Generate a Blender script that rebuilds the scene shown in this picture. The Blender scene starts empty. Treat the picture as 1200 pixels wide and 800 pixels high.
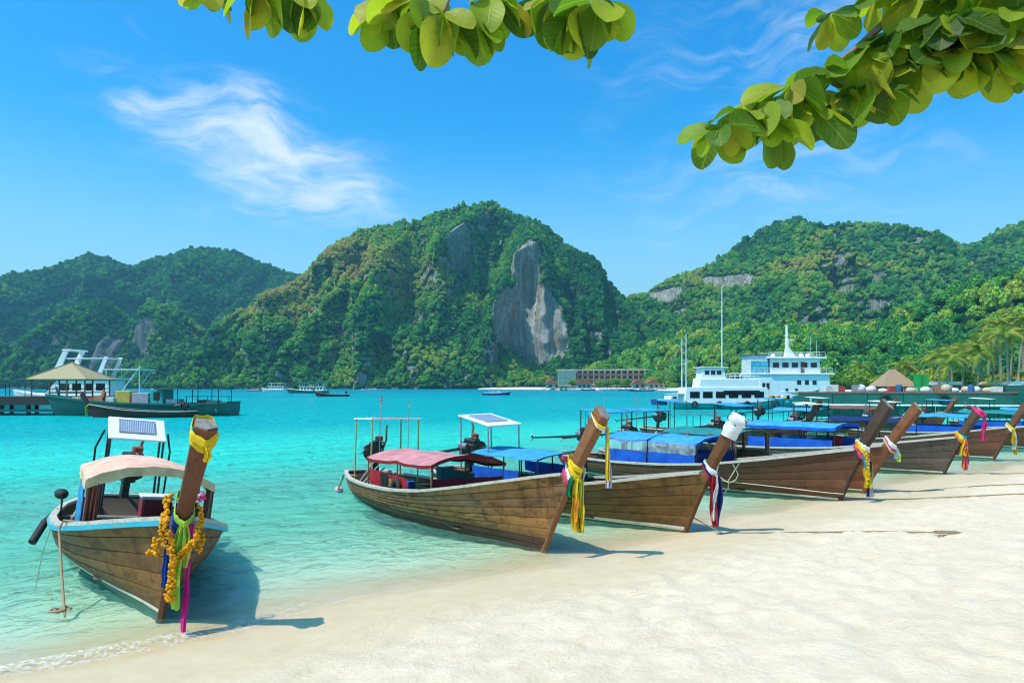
import bpy, bmesh, math, random
import numpy as np
from mathutils import Vector, Matrix

random.seed(7)
RNG = np.random.default_rng(11)
sc = bpy.context.scene
COL = sc.collection
R = math.radians

# ------------------------------------------------------------------ camera, sky, sun, exposure
FOC, HZ, CAMH = 850.0, 452.0, 3.3          # focal length and horizon row of the photograph (1200 px wide), eye height
cam_d = bpy.data.cameras.new('camera')
cam_d.sensor_width = 36.0
cam_d.lens = 36.0 * FOC / 1200.0
cam_d.shift_y = (HZ - 400.0) / 1200.0
cam_d.clip_start, cam_d.clip_end = 0.05, 20000.0
cam = bpy.data.objects.new('camera', cam_d)
COL.objects.link(cam)
cam.location = (0, 0, CAMH)
cam.rotation_euler = (R(90), 0, 0)
sc.camera = cam

SUN_DIR = Vector((-1.15, -0.72, 2.65)).normalized()     # towards the sun: high, from the left and a little behind the viewer
SUN_EL = math.asin(SUN_DIR.z)
SUN_AZ = math.atan2(SUN_DIR.x, SUN_DIR.y)
sun_d = bpy.data.lights.new('sun', 'SUN')
sun_d.energy = 4.2
sun_d.angle = R(0.55)
sun_d.color = (1.0, 0.94, 0.83)
sun = bpy.data.objects.new('sun', sun_d)
COL.objects.link(sun)
sun.rotation_euler = SUN_DIR.to_track_quat('Z', 'Y').to_euler()
sun.location = (-30, 10, 60)

vs = sc.view_settings
vs.view_transform = 'Standard'
vs.look = 'None'
vs.exposure = 0.2
vs.gamma = 1.0
vs.use_curve_mapping = False
sc.render.engine = 'CYCLES'
cy = sc.cycles
cy.use_denoising = True
cy.use_adaptive_sampling = True
cy.adaptive_threshold = 0.03
cy.max_bounces = 5
cy.diffuse_bounces = 2
cy.glossy_bounces = 2
cy.transmission_bounces = 4
cy.transparent_max_bounces = 10
cy.volume_bounces = 0
cy.filter_width = 1.15
cy.sample_clamp_indirect = 6.0
cy.caustics_reflective = False
cy.caustics_refractive = False


class NT:
    """short-hand for node trees"""
    def __init__(s, tree):
        s.t = tree
    def n(s, kind, ins=None, **props):
        nd = s.t.nodes.new(kind)
        for k, v in props.items():
            setattr(nd, k, v)
        for k, v in (ins or {}).items():
            s.put(nd.inputs[k], v)
        return nd
    def put(s, sock, v):
        if isinstance(v, bpy.types.NodeSocket):
            s.t.links.new(v, sock)
        elif isinstance(v, bpy.types.Node):
            s.t.links.new(v.outputs[0], sock)
        else:
            if sock.type == 'RGBA' and len(v) == 3:
                v = (*v, 1.0)
            sock.default_value = v
    def math(s, op, a, b=None, c=None, clamp=False):
        nd = s.t.nodes.new('ShaderNodeMath')
        nd.operation = op
        nd.use_clamp = clamp
        for i, v in enumerate((a, b, c)):
            if v is not None:
                s.put(nd.inputs[i], v)
        return nd.outputs[0]
    def vmath(s, op, a, b=None):
        nd = s.t.nodes.new('ShaderNodeVectorMath')
        nd.operation = op
        s.put(nd.inputs[0], a)
        if b is not None:
            s.put(nd.inputs[1], b)
        return nd.outputs[0]
    def mix(s, f, a, b, blend='MIX'):
        nd = s.t.nodes.new('ShaderNodeMix')
        nd.data_type = 'RGBA'
        nd.blend_type = blend
        s.put(nd.inputs[0], f)
        s.put(nd.inputs[6], a)
        s.put(nd.inputs[7], b)
        return nd.outputs[2]
    def rng(s, v, a, b, c=0.0, d=1.0, smooth=False):
        nd = s.t.nodes.new('ShaderNodeMapRange')
        if smooth:
            nd.interpolation_type = 'SMOOTHSTEP'
        for i, x in enumerate((v, a, b, c, d)):
            s.put(nd.inputs[i], x)
        return nd.outputs[0]
    def ramp(s, v, stops):
        nd = s.t.nodes.new('ShaderNodeValToRGB')
        el = nd.color_ramp.elements
        while len(el) < len(stops):
            el.new(0.5)
        for e, (p, c) in zip(el, stops):
            e.position = p
            e.color = (*c, 1) if len(c) == 3 else c
        s.put(nd.inputs[0], v)
        return nd.outputs[0]
    def noise(s, vec, scale, detail=4, rough=0.55, dist=0.0):
        nd = s.n('ShaderNodeTexNoise', {'Scale': scale, 'Detail': detail, 'Roughness': rough, 'Distortion': dist})
        if vec is not None:
            s.put(nd.inputs['Vector'], vec)
        return nd.outputs[0]
    def scale(s, vec, xyz, rot=(0, 0, 0), loc=(0, 0, 0)):
        return s.n('ShaderNodeMapping', {'Vector': vec, 'Scale': xyz, 'Rotation': rot, 'Location': loc}).outputs[0]


# world: physical sky, a little more saturated, with thin cirrus
world = bpy.data.worlds.new('World')
sc.world = world
world.use_nodes = True
world.cycles.sampling_method = 'MANUAL'
world.cycles.sample_map_resolution = 512
world.node_tree.nodes.clear()
W = NT(world.node_tree)
sky = W.n('ShaderNodeTexSky', sky_type='NISHITA', sun_disc=False)
sky.sun_elevation = SUN_EL
sky.sun_rotation = SUN_AZ
sky.air_density, sky.dust_density, sky.ozone_density = 1.0, 1.5, 1.2
sky.altitude = 0
geo = W.n('ShaderNodeTexCoord').outputs['Generated']
sep = W.n('ShaderNodeSeparateXYZ', {0: geo})
az = W.math('ARCTAN2', sep.outputs[0], sep.outputs[1])
el_ = W.math('ARCSINE', sep.outputs[2])
ae = W.n('ShaderNodeCombineXYZ', {0: az, 1: el_, 2: 0.0}).outputs[0]
sky_c = W.n('ShaderNodeHueSaturation', {'Hue': 0.5, 'Saturation': 1.5, 'Value': 1.0, 'Fac': 1.0, 'Color': sky.outputs[0]}).outputs[0]
sky_c = W.mix(1.0, sky_c, (0.46, 1.42, 1.52), 'MULTIPLY')
sky_c = W.mix(W.rng(el_, R(20), R(1), 0, .78, True), sky_c, (3.5, 5.0, 5.9))     # pale, moist air low down


warp = W.n('ShaderNodeTexNoise', {'Vector': ae, 'Scale': 9.0, 'Detail': 2}).outputs[1]
wv_ = W.n('ShaderNodeVectorMath', {0: W.vmath('SUBTRACT', warp, (.5, .5, .5))}, operation='SCALE')
wv_.inputs['Scale'].default_value = 0.075
aw = W.vmath('ADD', ae, wv_.outputs[0])
cirrus = W.noise(W.n('ShaderNodeMapping', {'Vector': aw, 'Scale': (9, 34, 1), 'Rotation': (0, 0, R(17)), 'Location': (3.1, 2.2, 0)}).outputs[0], 1.0, 7, 0.64, 0.3)


def cloud_patch(caz, cel, rot, ra, rb, amount):
    """soft ellipse of sky at azimuth caz, elevation cel (degrees) in which the cirrus is thick"""
    p = W.n('ShaderNodeMapping', {'Vector': aw, 'Location': (-R(caz), -R(cel), 0)}, vector_type='POINT').outputs[0]
    p = W.n('ShaderNodeVectorRotate', {'Vector': p, 'Angle': R(rot)}, rotation_type='Z_AXIS').outputs[0]
    e = W.n('ShaderNodeMapping', {'Vector': p, 'Scale': (1 / R(ra), 1 / R(rb), 1)}).outputs[0]
    m = W.rng(W.n('ShaderNodeVectorMath', {0: e}, operation='LENGTH').outputs[1], 1.0, 0.0, 0.0, amount, True)
    return m


pm = cloud_patch(-18.6, 17.0, 17, 16.5, 6.2, .92)
for a in ((-27.6, 18.9, 14, 3.4, 1.5, .6), (-23.0, 12.6, 0, 4.2, 0.9, .55), (-25.4, 23.4, 36, 3.6, 0.7, .4), (22, 25, -14, 24, 8.5, .36), (20, 15.0, -6, 24, 7.5, .36), (60, 30, 10, 16, 7, .5), (-75, 26, 12, 20, 6, .6), (140, 35, 0, 25, 8, .6), (-150, 28, 8, 22, 7, .6)):
    pm = W.math('MAXIMUM', pm, cloud_patch(*a))
cl = W.math('MULTIPLY', W.rng(W.math('ADD', cirrus, W.math('MULTIPLY', pm, .34)), .47, 1.06, 0, 1, True), W.rng(pm, 0, .5, .0, 1.0))
sky_fin = W.mix(W.math('MULTIPLY', cl, 0.85), sky_c, (6.3, 6.7, 7.0))
bg = W.n('ShaderNodeBackground', {'Color': sky_fin, 'Strength': 0.145})
W.n('ShaderNodeOutputWorld', {'Surface': bg.outputs[0]})


# ------------------------------------------------------------------ helpers
def gp(px, py, z=0.0):
    """the point of the horizontal plane at height z that the photograph shows at column px, row py"""
    y = FOC * (CAMH - z) / (py - HZ)
    return Vector(((px - 600) / FOC * y, y, z))


def at(px, py, y):
    return Vector(((px - 600) / FOC * y, y, CAMH - (py - HZ) * y / FOC))


def link(o, parent=None):
    COL.objects.link(o)
    if parent is not None:
        o.parent = parent
    return o


def tag(o, label=None, cat=None, group=None, kind=None):
    if label: o['label'] = label
    if cat: o['category'] = cat
    if group: o['group'] = group
    if kind: o['kind'] = kind
    return o


def thing(name, label, cat, loc=(0, 0, 0), rz=0.0, group=None):
    o = bpy.data.objects.new(name, None)
    o.empty_display_size = 0.3
    link(o)
    o.location = loc
    o.rotation_euler = (0, 0, rz)
    return tag(o, label, cat, group)


def copy_tree(o, parent=None):
    c = o.copy()
    link(c, parent)
    for ch in list(o.children):
        copy_tree(ch, c)
    return c


def np_mesh(name, V, F, mat=None, parent=None, smooth=True, attrs=None):
    """V n x 3, F m x 4 (or x 3) index arrays"""
    V = np.asarray(V, np.float32)
    F = np.asarray(F, np.int32)
    me = bpy.data.meshes.new(name)
    k = F.shape[1]
    me.vertices.add(len(V))
    me.vertices.foreach_set('co', V.ravel())
    me.loops.add(F.size)
    me.loops.foreach_set('vertex_index', F.ravel())
    me.polygons.add(len(F))
    me.polygons.foreach_set('loop_start', np.arange(0, F.size, k, dtype=np.int32))
    me.polygons.foreach_set('use_smooth', np.full(len(F), smooth, bool))
    for an, av in (attrs or {}).items():
        av = np.asarray(av, np.float32)
        if av.ndim == 2:
            a = me.attributes.new(an, 'FLOAT_COLOR', 'POINT')
            if av.shape[1] == 3:
                av = np.concatenate([av, np.ones((len(av), 1), np.float32)], 1)
            a.data.foreach_set('color', av.ravel())
        else:
            a = me.attributes.new(an, 'FLOAT', 'POINT')
            a.data.foreach_set('value', av)
    me.update(calc_edges=True)
    me.validate()
    o = bpy.data.objects.new(name, me)
    link(o, parent)
    if mat: me.materials.append(mat)
    return o


def grid_faces(nr, nc, wrap=False):
    r = np.arange(nr - 1)[:, None]
    c = np.arange(nc if wrap else nc - 1)[None, :]
    a = r * nc + c
    b = r * nc + (c + 1) % nc
    return np.stack([a, b, b + nc, a + nc], -1).reshape(-1, 4)


def _hash(ix, iy, iz, seed):
    h = (ix * 374761393 + iy * 668265263 + iz * 2147483647 + seed * 1274126177) & 0xFFFFFFFF
    h = ((h ^ (h >> 13)) * 1274126177) & 0xFFFFFFFF
    h = (h ^ (h >> 16)) & 0xFFFFFFFF
    return (h & 0xFFFFFF) / float(0xFFFFFF)


def vnoise(x, y, z=0.0, seed=0):
    """value noise, -1..1, on arrays"""
    x, y, z = np.broadcast_arrays(np.asarray(x, float), np.asarray(y, float), np.asarray(z, float))
    ix, iy, iz = (np.floor(a).astype(np.int64) for a in (x, y, z))
    fx, fy, fz = x - ix, y - iy, z - iz
    fx, fy, fz = (f * f * f * (f * (f * 6 - 15) + 10) for f in (fx, fy, fz))
    out = 0
    for dx in (0, 1):
        for dy in (0, 1):
            for dz in (0, 1):
                w = (fx if dx else 1 - fx) * (fy if dy else 1 - fy) * (fz if dz else 1 - fz)
                out = out + w * _hash(ix + dx, iy + dy, iz + dz, seed)
    return out * 2 - 1


def fbm(x, y, z=0.0, oct=4, seed=0, gain=0.5, lac=2.03):
    s, a, n = 0, 1.0, 0
    for i in range(oct):
        s = s + a * vnoise(np.asarray(x) * lac ** i, np.asarray(y) * lac ** i, np.asarray(z) * lac ** i, seed + i * 17)
        n += a
        a *= gain
    return s / n


class MB:
    """collects vertices and faces of one part; build() links them as ONE mesh object"""
    def __init__(s):
        s.v, s.f = [], []
    def add(s, vs_, fs, m=None):
        k = len(s.v)
        s.v += [tuple(m @ Vector(p)) if m else tuple(p) for p in vs_]
        s.f += [tuple(i + k for i in f) for f in fs]
        return s
    def box(s, c, size, rot=None, taper=(1, 1)):
        x, y, z = (d / 2 for d in size)
        pts = [(-x, -y, -z), (x, -y, -z), (x, y, -z), (-x, y, -z)]
        tx, ty = taper
        pts += [(-x * tx, -y * ty, z), (x * tx, -y * ty, z), (x * tx, y * ty, z), (-x * tx, y * ty, z)]
        m = Matrix.Translation(c)
        if rot is not None:
            from mathutils import Euler
            m = m @ Euler(rot).to_matrix().to_4x4()
        return s.add(pts, [(3, 2, 1, 0), (4, 5, 6, 7), (0, 1, 5, 4), (1, 2, 6, 5), (2, 3, 7, 6), (3, 0, 4, 7)], m)
    def prism(s, outline, y0, y1, axis='y'):
        """outline of (a, b) points extruded along an axis"""
        n = len(outline)
        def P(a, b, h):
            return {'y': (a, h, b), 'x': (h, a, b), 'z': (a, b, h)}[axis]
        pts = [P(a, b, y0) for a, b in outline] + [P(a, b, y1) for a, b in outline]
        fs = [tuple(range(n)), tuple(range(2 * n - 1, n - 1, -1))]
        fs += [(i, n + i, n + (i + 1) % n, (i + 1) % n) for i in range(n)]
        return s.add(pts, fs)
    def tube(s, path, rad, n=8, cap=True, squash=1.0):
        """a tube along a list of points; rad a number or one per point"""
        P = [Vector(p) for p in path]
        rr = [rad] * len(P) if isinstance(rad, (int, float)) else rad
        up = None
        rings = []
        for i, p in enumerate(P):
            d = (P[min(i + 1, len(P) - 1)] - P[max(i - 1, 0)]).normalized()
            if up is None:
                up = Vector((0, 0, 1)) if abs(d.z) < 0.9 else Vector((1, 0, 0))
            sd = d.cross(up).normalized()
            up = sd.cross(d).normalized()
            rings.append([p + (sd * math.cos(a) + up * math.sin(a) * squash) * rr[i] for a in (2 * math.pi * k / n for k in range(n))])
        return s.loft(rings, True, cap)
    def loft(s, rings, closed=True, cap=True):
        n = len(rings[0])
        k = len(s.v)
        for r in rings:
            s.v += [tuple(p) for p in r]
        m = n if closed else n - 1
        for i in range(len(rings) - 1):
            for j in range(m):
                a, b = k + i * n + j, k + i * n + (j + 1) % n
                s.f.append((a, b, b + n, a + n))
        if cap and closed:
            s.f.append(tuple(k + j for j in range(n - 1, -1, -1)))
            s.f.append(tuple(k + (len(rings) - 1) * n + j for j in range(n)))
        return s
    def lathe(s, prof, c=(0, 0, 0), n=14, axis='z'):
        rings = []
        for r, h in prof:
            ring = []
            for k in range(n):
                a = 2 * math.pi * k / n
                p = {'z': (r * math.cos(a), r * math.sin(a), h), 'x': (h, r * math.cos(a), r * math.sin(a)), 'y': (r * math.sin(a), h, r * math.cos(a))}[axis]
                ring.append((p[0] + c[0], p[1] + c[1], p[2] + c[2]))
            rings.append(ring)
        return s.loft(rings)
    def ball(s, c, r, n=8, m=5, sq=(1, 1, 1)):
        rings = []
        for i in range(m + 1):
            th = math.pi * (0.02 + 0.96 * i / m)
            rings.append([(c[0] + r * sq[0] * math.sin(th) * math.cos(2 * math.pi * k / n), c[1] + r * sq[1] * math.sin(th) * math.sin(2 * math.pi * k / n), c[2] - r * sq[2] * math.cos(th)) for k in range(n)])
        return s.loft(rings)
    def sheet(s, rows, th=0.0):
        """open grid of points; with th > 0 closed into a thin solid, thickened downwards"""
        nr, nc = len(rows), len(rows[0])
        k = len(s.v)
        for r in rows:
            s.v += [tuple(p) for p in r]
        for i in range(nr - 1):
            for j in range(nc - 1):
                a = k + i * nc + j
                s.f.append((a, a + 1, a + nc + 1, a + nc))
        if th:
            k2 = len(s.v)
            for r in rows:
                s.v += [(p[0], p[1], p[2] - th) for p in r]
            for i in range(nr - 1):
                for j in range(nc - 1):
                    a = k2 + i * nc + j
                    s.f.append((a + nc, a + nc + 1, a + 1, a))
            rim = [j for j in range(nc)] + [i * nc + nc - 1 for i in range(1, nr)] + [(nr - 1) * nc + j for j in range(nc - 2, -1, -1)] + [i * nc for i in range(nr - 2, 0, -1)]
            for a, b in zip(rim, rim[1:] + rim[:1]):
                s.f.append((k + b, k + a, k2 + a, k2 + b))
        return s
    def build(s, name, mat, parent=None, smooth=False, bevel=0.0, loc=None):
        me = bpy.data.meshes.new(name)
        me.from_pydata(s.v, [], s.f)
        bm = bmesh.new()
        bm.from_mesh(me)
        bmesh.ops.recalc_face_normals(bm, faces=bm.faces)
        if bevel:
            bmesh.ops.bevel(bm, geom=[e for e in bm.edges if len(e.link_faces) == 2 and e.calc_face_angle(0) > 0.6], offset=bevel, segments=1, affect='EDGES')
        if smooth:
            for f in bm.faces: f.smooth = True
            for e in bm.edges:
                if len(e.link_faces) == 2 and e.calc_face_angle(0) > R(smooth if smooth is not True else 40):
                    e.smooth = False
        bm.to_mesh(me)
        bm.free()
        if mat: me.materials.append(mat)
        o = bpy.data.objects.new(name, me)
        link(o, parent)
        if loc: o.location = loc
        return o


# ------------------------------------------------------------------ materials
MATS = {}


def new_mat(name):
    m = bpy.data.materials.new(name)
    m.use_nodes = True
    m.node_tree.nodes.clear()
    MATS[name] = m
    return m, NT(m.node_tree)


def plain(name, col, rough=0.6, metal=0.0, var=0.12, scale=6.0, bump=0.0, spec=0.5, streak=None, dirt=None):
    """one colour with uneven tone; dirt = (colour, amount) in blotches"""
    if name in MATS: return MATS[name]
    m, T = new_mat(name)
    co = T.n('ShaderNodeTexCoord').outputs['Object']
    v = T.scale(co, streak) if streak else co
    nz = T.noise(v, scale, 6, 0.6)
    c = T.mix(T.rng(nz, .3, .7), tuple(x * (1 - var) for x in col), tuple(min(1, x * (1 + var)) for x in col))
    if dirt:
        d = T.rng(T.noise(co, scale * .6, 8, 0.7, 0.3), .52, .68, 0, dirt[1], True)
        c = T.mix(d, c, dirt[0])
    b = T.n('ShaderNodeBsdfPrincipled', {'Base Color': c, 'Roughness': T.rng(nz, .2, .8, rough * .85, min(1, rough * 1.15)), 'Metallic': metal, 'Specular IOR Level': spec})
    if bump:
        T.put(b.inputs['Normal'], T.n('ShaderNodeBump', {'Height': nz, 'Strength': bump, 'Distance': 0.02}).outputs[0])
    T.n('ShaderNodeOutputMaterial', {'Surface': b.outputs[0]})
    return m


def wood(name, dark, light, grey=0.3, rough=0.65, stain=0.5, along=(0.35, 5, 5)):
    """weathered boat timber: grain along local x, stained and bleached in patches, every plank a little different"""
    if name in MATS: return MATS[name]
    m, T = new_mat(name)
    co = T.n('ShaderNodeTexCoord').outputs['Object']
    rnd = T.n('ShaderNodeObjectInfo').outputs['Random']
    off = T.n('ShaderNodeCombineXYZ', {0: T.math('MULTIPLY', rnd, 37.0), 1: T.math('MULTIPLY', rnd, 11.0), 2: 0.0}).outputs[0]
    cs = T.vmath('ADD', co, off)
    grain = T.noise(T.scale(cs, (along[0] * 2, along[1] * 5, along[2] * 5)), 2.2, 8, 0.65, 0.4)
    broad = T.noise(T.scale(co, (0.8, 1.6, 1.6)), 1.3, 5, 0.6)
    blot = T.noise(T.scale(cs, (0.9, 3.0, 3.0)), 1.7, 8, 0.72, 0.6)
    run = T.noise(T.scale(co, (3.2, 3.2, .55)), 1.4, 6, .65, .3)
    c = T.mix(T.rng(grain, .3, .72), dark, light)
    tone = T.rng(rnd, 0, 1, 0.66, 1.24)
    c = T.mix(1.0, c, T.n('ShaderNodeCombineXYZ', {0: tone, 1: tone, 2: tone}).outputs[0], 'MULTIPLY')
    g = (sum(light) / 3 * 1.05,) * 3
    c = T.mix(T.rng(broad, .45, .75, 0, grey), c, (g[0] * 1.08, g[1], g[2] * .86))
    c = T.mix(T.rng(blot, .47, .66, 0, stain, True), c, tuple(x * .35 for x in dark))
    c = T.mix(T.rng(run, .50, .66, 0, stain * .85, True), c, tuple(x * .45 for x in dark))
    zz = T.n('ShaderNodeSeparateXYZ', {0: co}).outputs[2]
    wl = T.math('MULTIPLY', T.rng(T.math('ADD', zz, T.rng(run, .3, .7, -.18, .18)), .42, .08, 0, 1, True), stain * .9)
    c = T.mix(wl, c, tuple(a_ * .5 + b_ * .5 for a_, b_ in zip(dark, (.035, .040, .018))))
    fine = T.rng(grain, .52, .60, 0, .35)
    c = T.mix(fine, c, tuple(x * .55 for x in dark))
    b = T.n('ShaderNodeBsdfPrincipled', {'Base Color': c, 'Roughness': T.rng(blot, .2, .8, rough * .8, min(1, rough * 1.2)), 'Specular IOR Level': 0.4})
    bp = T.n('ShaderNodeBump', {'Height': T.math('ADD', grain, T.math('MULTIPLY', blot, .6)), 'Strength': 0.6, 'Distance': 0.02})
    T.put(b.inputs['Normal'], bp.outputs[0])
    T.n('ShaderNodeOutputMaterial', {'Surface': b.outputs[0]})
    return m
# ------------------------------------------------------------------ beach, sea bed, water
SH0 = Vector((0.0, 13.05, 0))                     # a point of the water line
SHU = Vector((0.757, 0.653, 0))                   # along the shore
SHN = Vector((-0.653, 0.757, 0))                  # out to sea


def shore_s(x, y):
    """signed distance out to sea from the gently winding water line"""
    s = (x - SH0.x) * SHN.x + (y - SH0.y) * SHN.y
    a = (x - SH0.x) * SHU.x + (y - SH0.y) * SHU.y
    s = s + 0.22 * np.sin(a * 0.55 + 0.6) + 0.16 * np.sin(a * 1.3 + 2.0) + 0.12 * vnoise(a * .9, a * 0, 0, 3)
    s = s + 0.0016 * np.clip(a - 12, 0, 60) ** 2 * 2.0           # the bay curves round on the right
    return s


def bed_z(x, y):
    s = shore_s(x, y)
    up = -s
    dry = 0.085 * np.clip(up, 0, 4) + 0.045 * np.clip(up - 4, 0, 10)
    wet = -(0.055 * np.clip(s, 0, 14) + 0.10 * np.clip(s - 14, 0, 40))
    return np.where(s > 0, wet, dry)


def graded(lo, hi, c, fine, coarse, n):
    """n values from lo to hi, dense near c"""
    t = np.linspace(0, 1, 4000)
    x = lo + (hi - lo) * t
    w = 1 / (fine + coarse * np.abs(x - c))
    cw = np.cumsum(w)
    cw = (cw - cw[0]) / (cw[-1] - cw[0])
    return np.interp(np.linspace(0, 1, n), cw, x)


def build_beach():
    aa = graded(-60, 140, 2, 1.0, 0.06, 560)       # along the shore
    ss = graded(-60, 60, -3.5, 0.7, 0.10, 420)     # out to sea
    A, S = np.meshgrid(aa, ss, indexing='ij')
    X = SH0.x + A * SHU.x + S * SHN.x
    Y = SH0.y + A * SHU.y + S * SHN.y
    s = shore_s(X, Y)
    Z = bed_z(X, Y)
    dry = np.clip((-s - 1.2) / 1.6, 0, 1)
    foot = fbm(X * 2.1, Y * 2.1, 0, 3, 5)
    pit = np.clip(vnoise(X * 1.7, Y * 1.7, 0, 21) * vnoise(X * 2.6, Y * 2.6, 0, 22) * 2 + .0, -1, 1)
    Z = Z + dry * (0.028 * foot + 0.030 * pit + 0.050 * fbm(X * 4.6, Y * 4.6, 0, 2, 6) - 0.05 * np.clip(vnoise(X * 3.1, Y * 3.1, 0, 44) - .45, 0, 1) + 0.03 * fbm(X * .5, Y * .5, 0, 2, 9))
    wet = np.clip(s, 0, 1)
    Z = Z + wet * 0.012 * np.sin(S * 9 + 2.5 * fbm(X * .6, Y * .6, 0, 2, 31))          # sand ripples under water
    Z = Z + 0.02 * np.exp(-((s + 0.5) / .35) ** 2)
    V = np.stack([X, Y, Z], -1).reshape(-1, 3)
    m, T = new_mat('sand')
    geo_ = T.n('ShaderNodeNewGeometry').outputs['Position']
    sh = T.n('ShaderNodeAttribute', attribute_name='shore').outputs['Fac']
    n1 = T.noise(geo_, 3.0, 7, 0.65)
    n2 = T.noise(geo_, 90.0, 3, 0.7)
    n3 = T.noise(geo_, 0.45, 4, 0.5)
    dryc = T.mix(T.rng(n1, .35, .68), (0.655, 0.50, 0.358), (0.75, 0.60, 0.448))
    dryc = T.mix(T.rng(n2, .55, .8, 0, .35), dryc, (0.55, 0.48, 0.38))
    dryc = T.mix(T.rng(n3, .4, .7, 0, .35), dryc, (0.715, 0.582, 0.44))
    dampc = T.mix(T.rng(n1, .3, .7), (0.52, 0.395, 0.25), (0.59, 0.46, 0.305))
    wetc = T.mix(T.rng(n1, .3, .7), (0.50, 0.365, 0.205), (0.57, 0.43, 0.255))
    shn = T.math('ADD', sh, T.rng(n3, .2, .8, -.5, .5))
    c = T.mix(T.rng(shn, -3.3, -1.1, 0, 1, True), dryc, dampc)
    c = T.mix(T.rng(T.math('ADD', sh, T.rng(n3, .2, .8, -.12, .12)), -0.5, -0.15, 0, 1, True), c, wetc)
    c = T.mix(T.rng(sh, .5, 2.5, 0, 1, True), c, (.70, .59, .42))
    b = T.n('ShaderNodeBsdfPrincipled', {'Base Color': c, 'Roughness': T.rng(shn, -1.1, 0.0, 0.95, 0.5), 'Specular IOR Level': T.rng(shn, -1.0, 0.0, .15, .5)})
    h = T.math('ADD', T.math('MULTIPLY', n2, .25), n1)
    h = T.math('ADD', h, T.math('MULTIPLY', T.noise(geo_, 14.0, 4, .6), .8))
    bp = T.n('ShaderNodeBump', {'Height': h, 'Strength': T.rng(shn, -2.4, -0.9, .75, .06), 'Distance': 0.05})
    T.put(b.inputs['Normal'], bp.outputs[0])
    T.n('ShaderNodeOutputMaterial', {'Surface': b.outputs[0]})
    o = np_mesh('beach', V, grid_faces(len(aa), len(ss)), m, attrs={'shore': s.reshape(-1)})
    tag(o, 'white sand beach sloping into the water', None, None, 'structure')


build_beach()


def build_far_bed():
    m = plain('sea_bed', (0.35, 0.38, 0.30), 0.9, var=.2, scale=.05)
    V = [(-6000, -300, -6.6), (6000, -300, -6.6), (6000, 8000, -6.6), (-6000, 8000, -6.6)]
    o = np_mesh('ground', V, [(0, 1, 2, 3)], m, smooth=False)
    tag(o, 'sea bed reaching to the horizon', None, None, 'structure')


build_far_bed()


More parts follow.
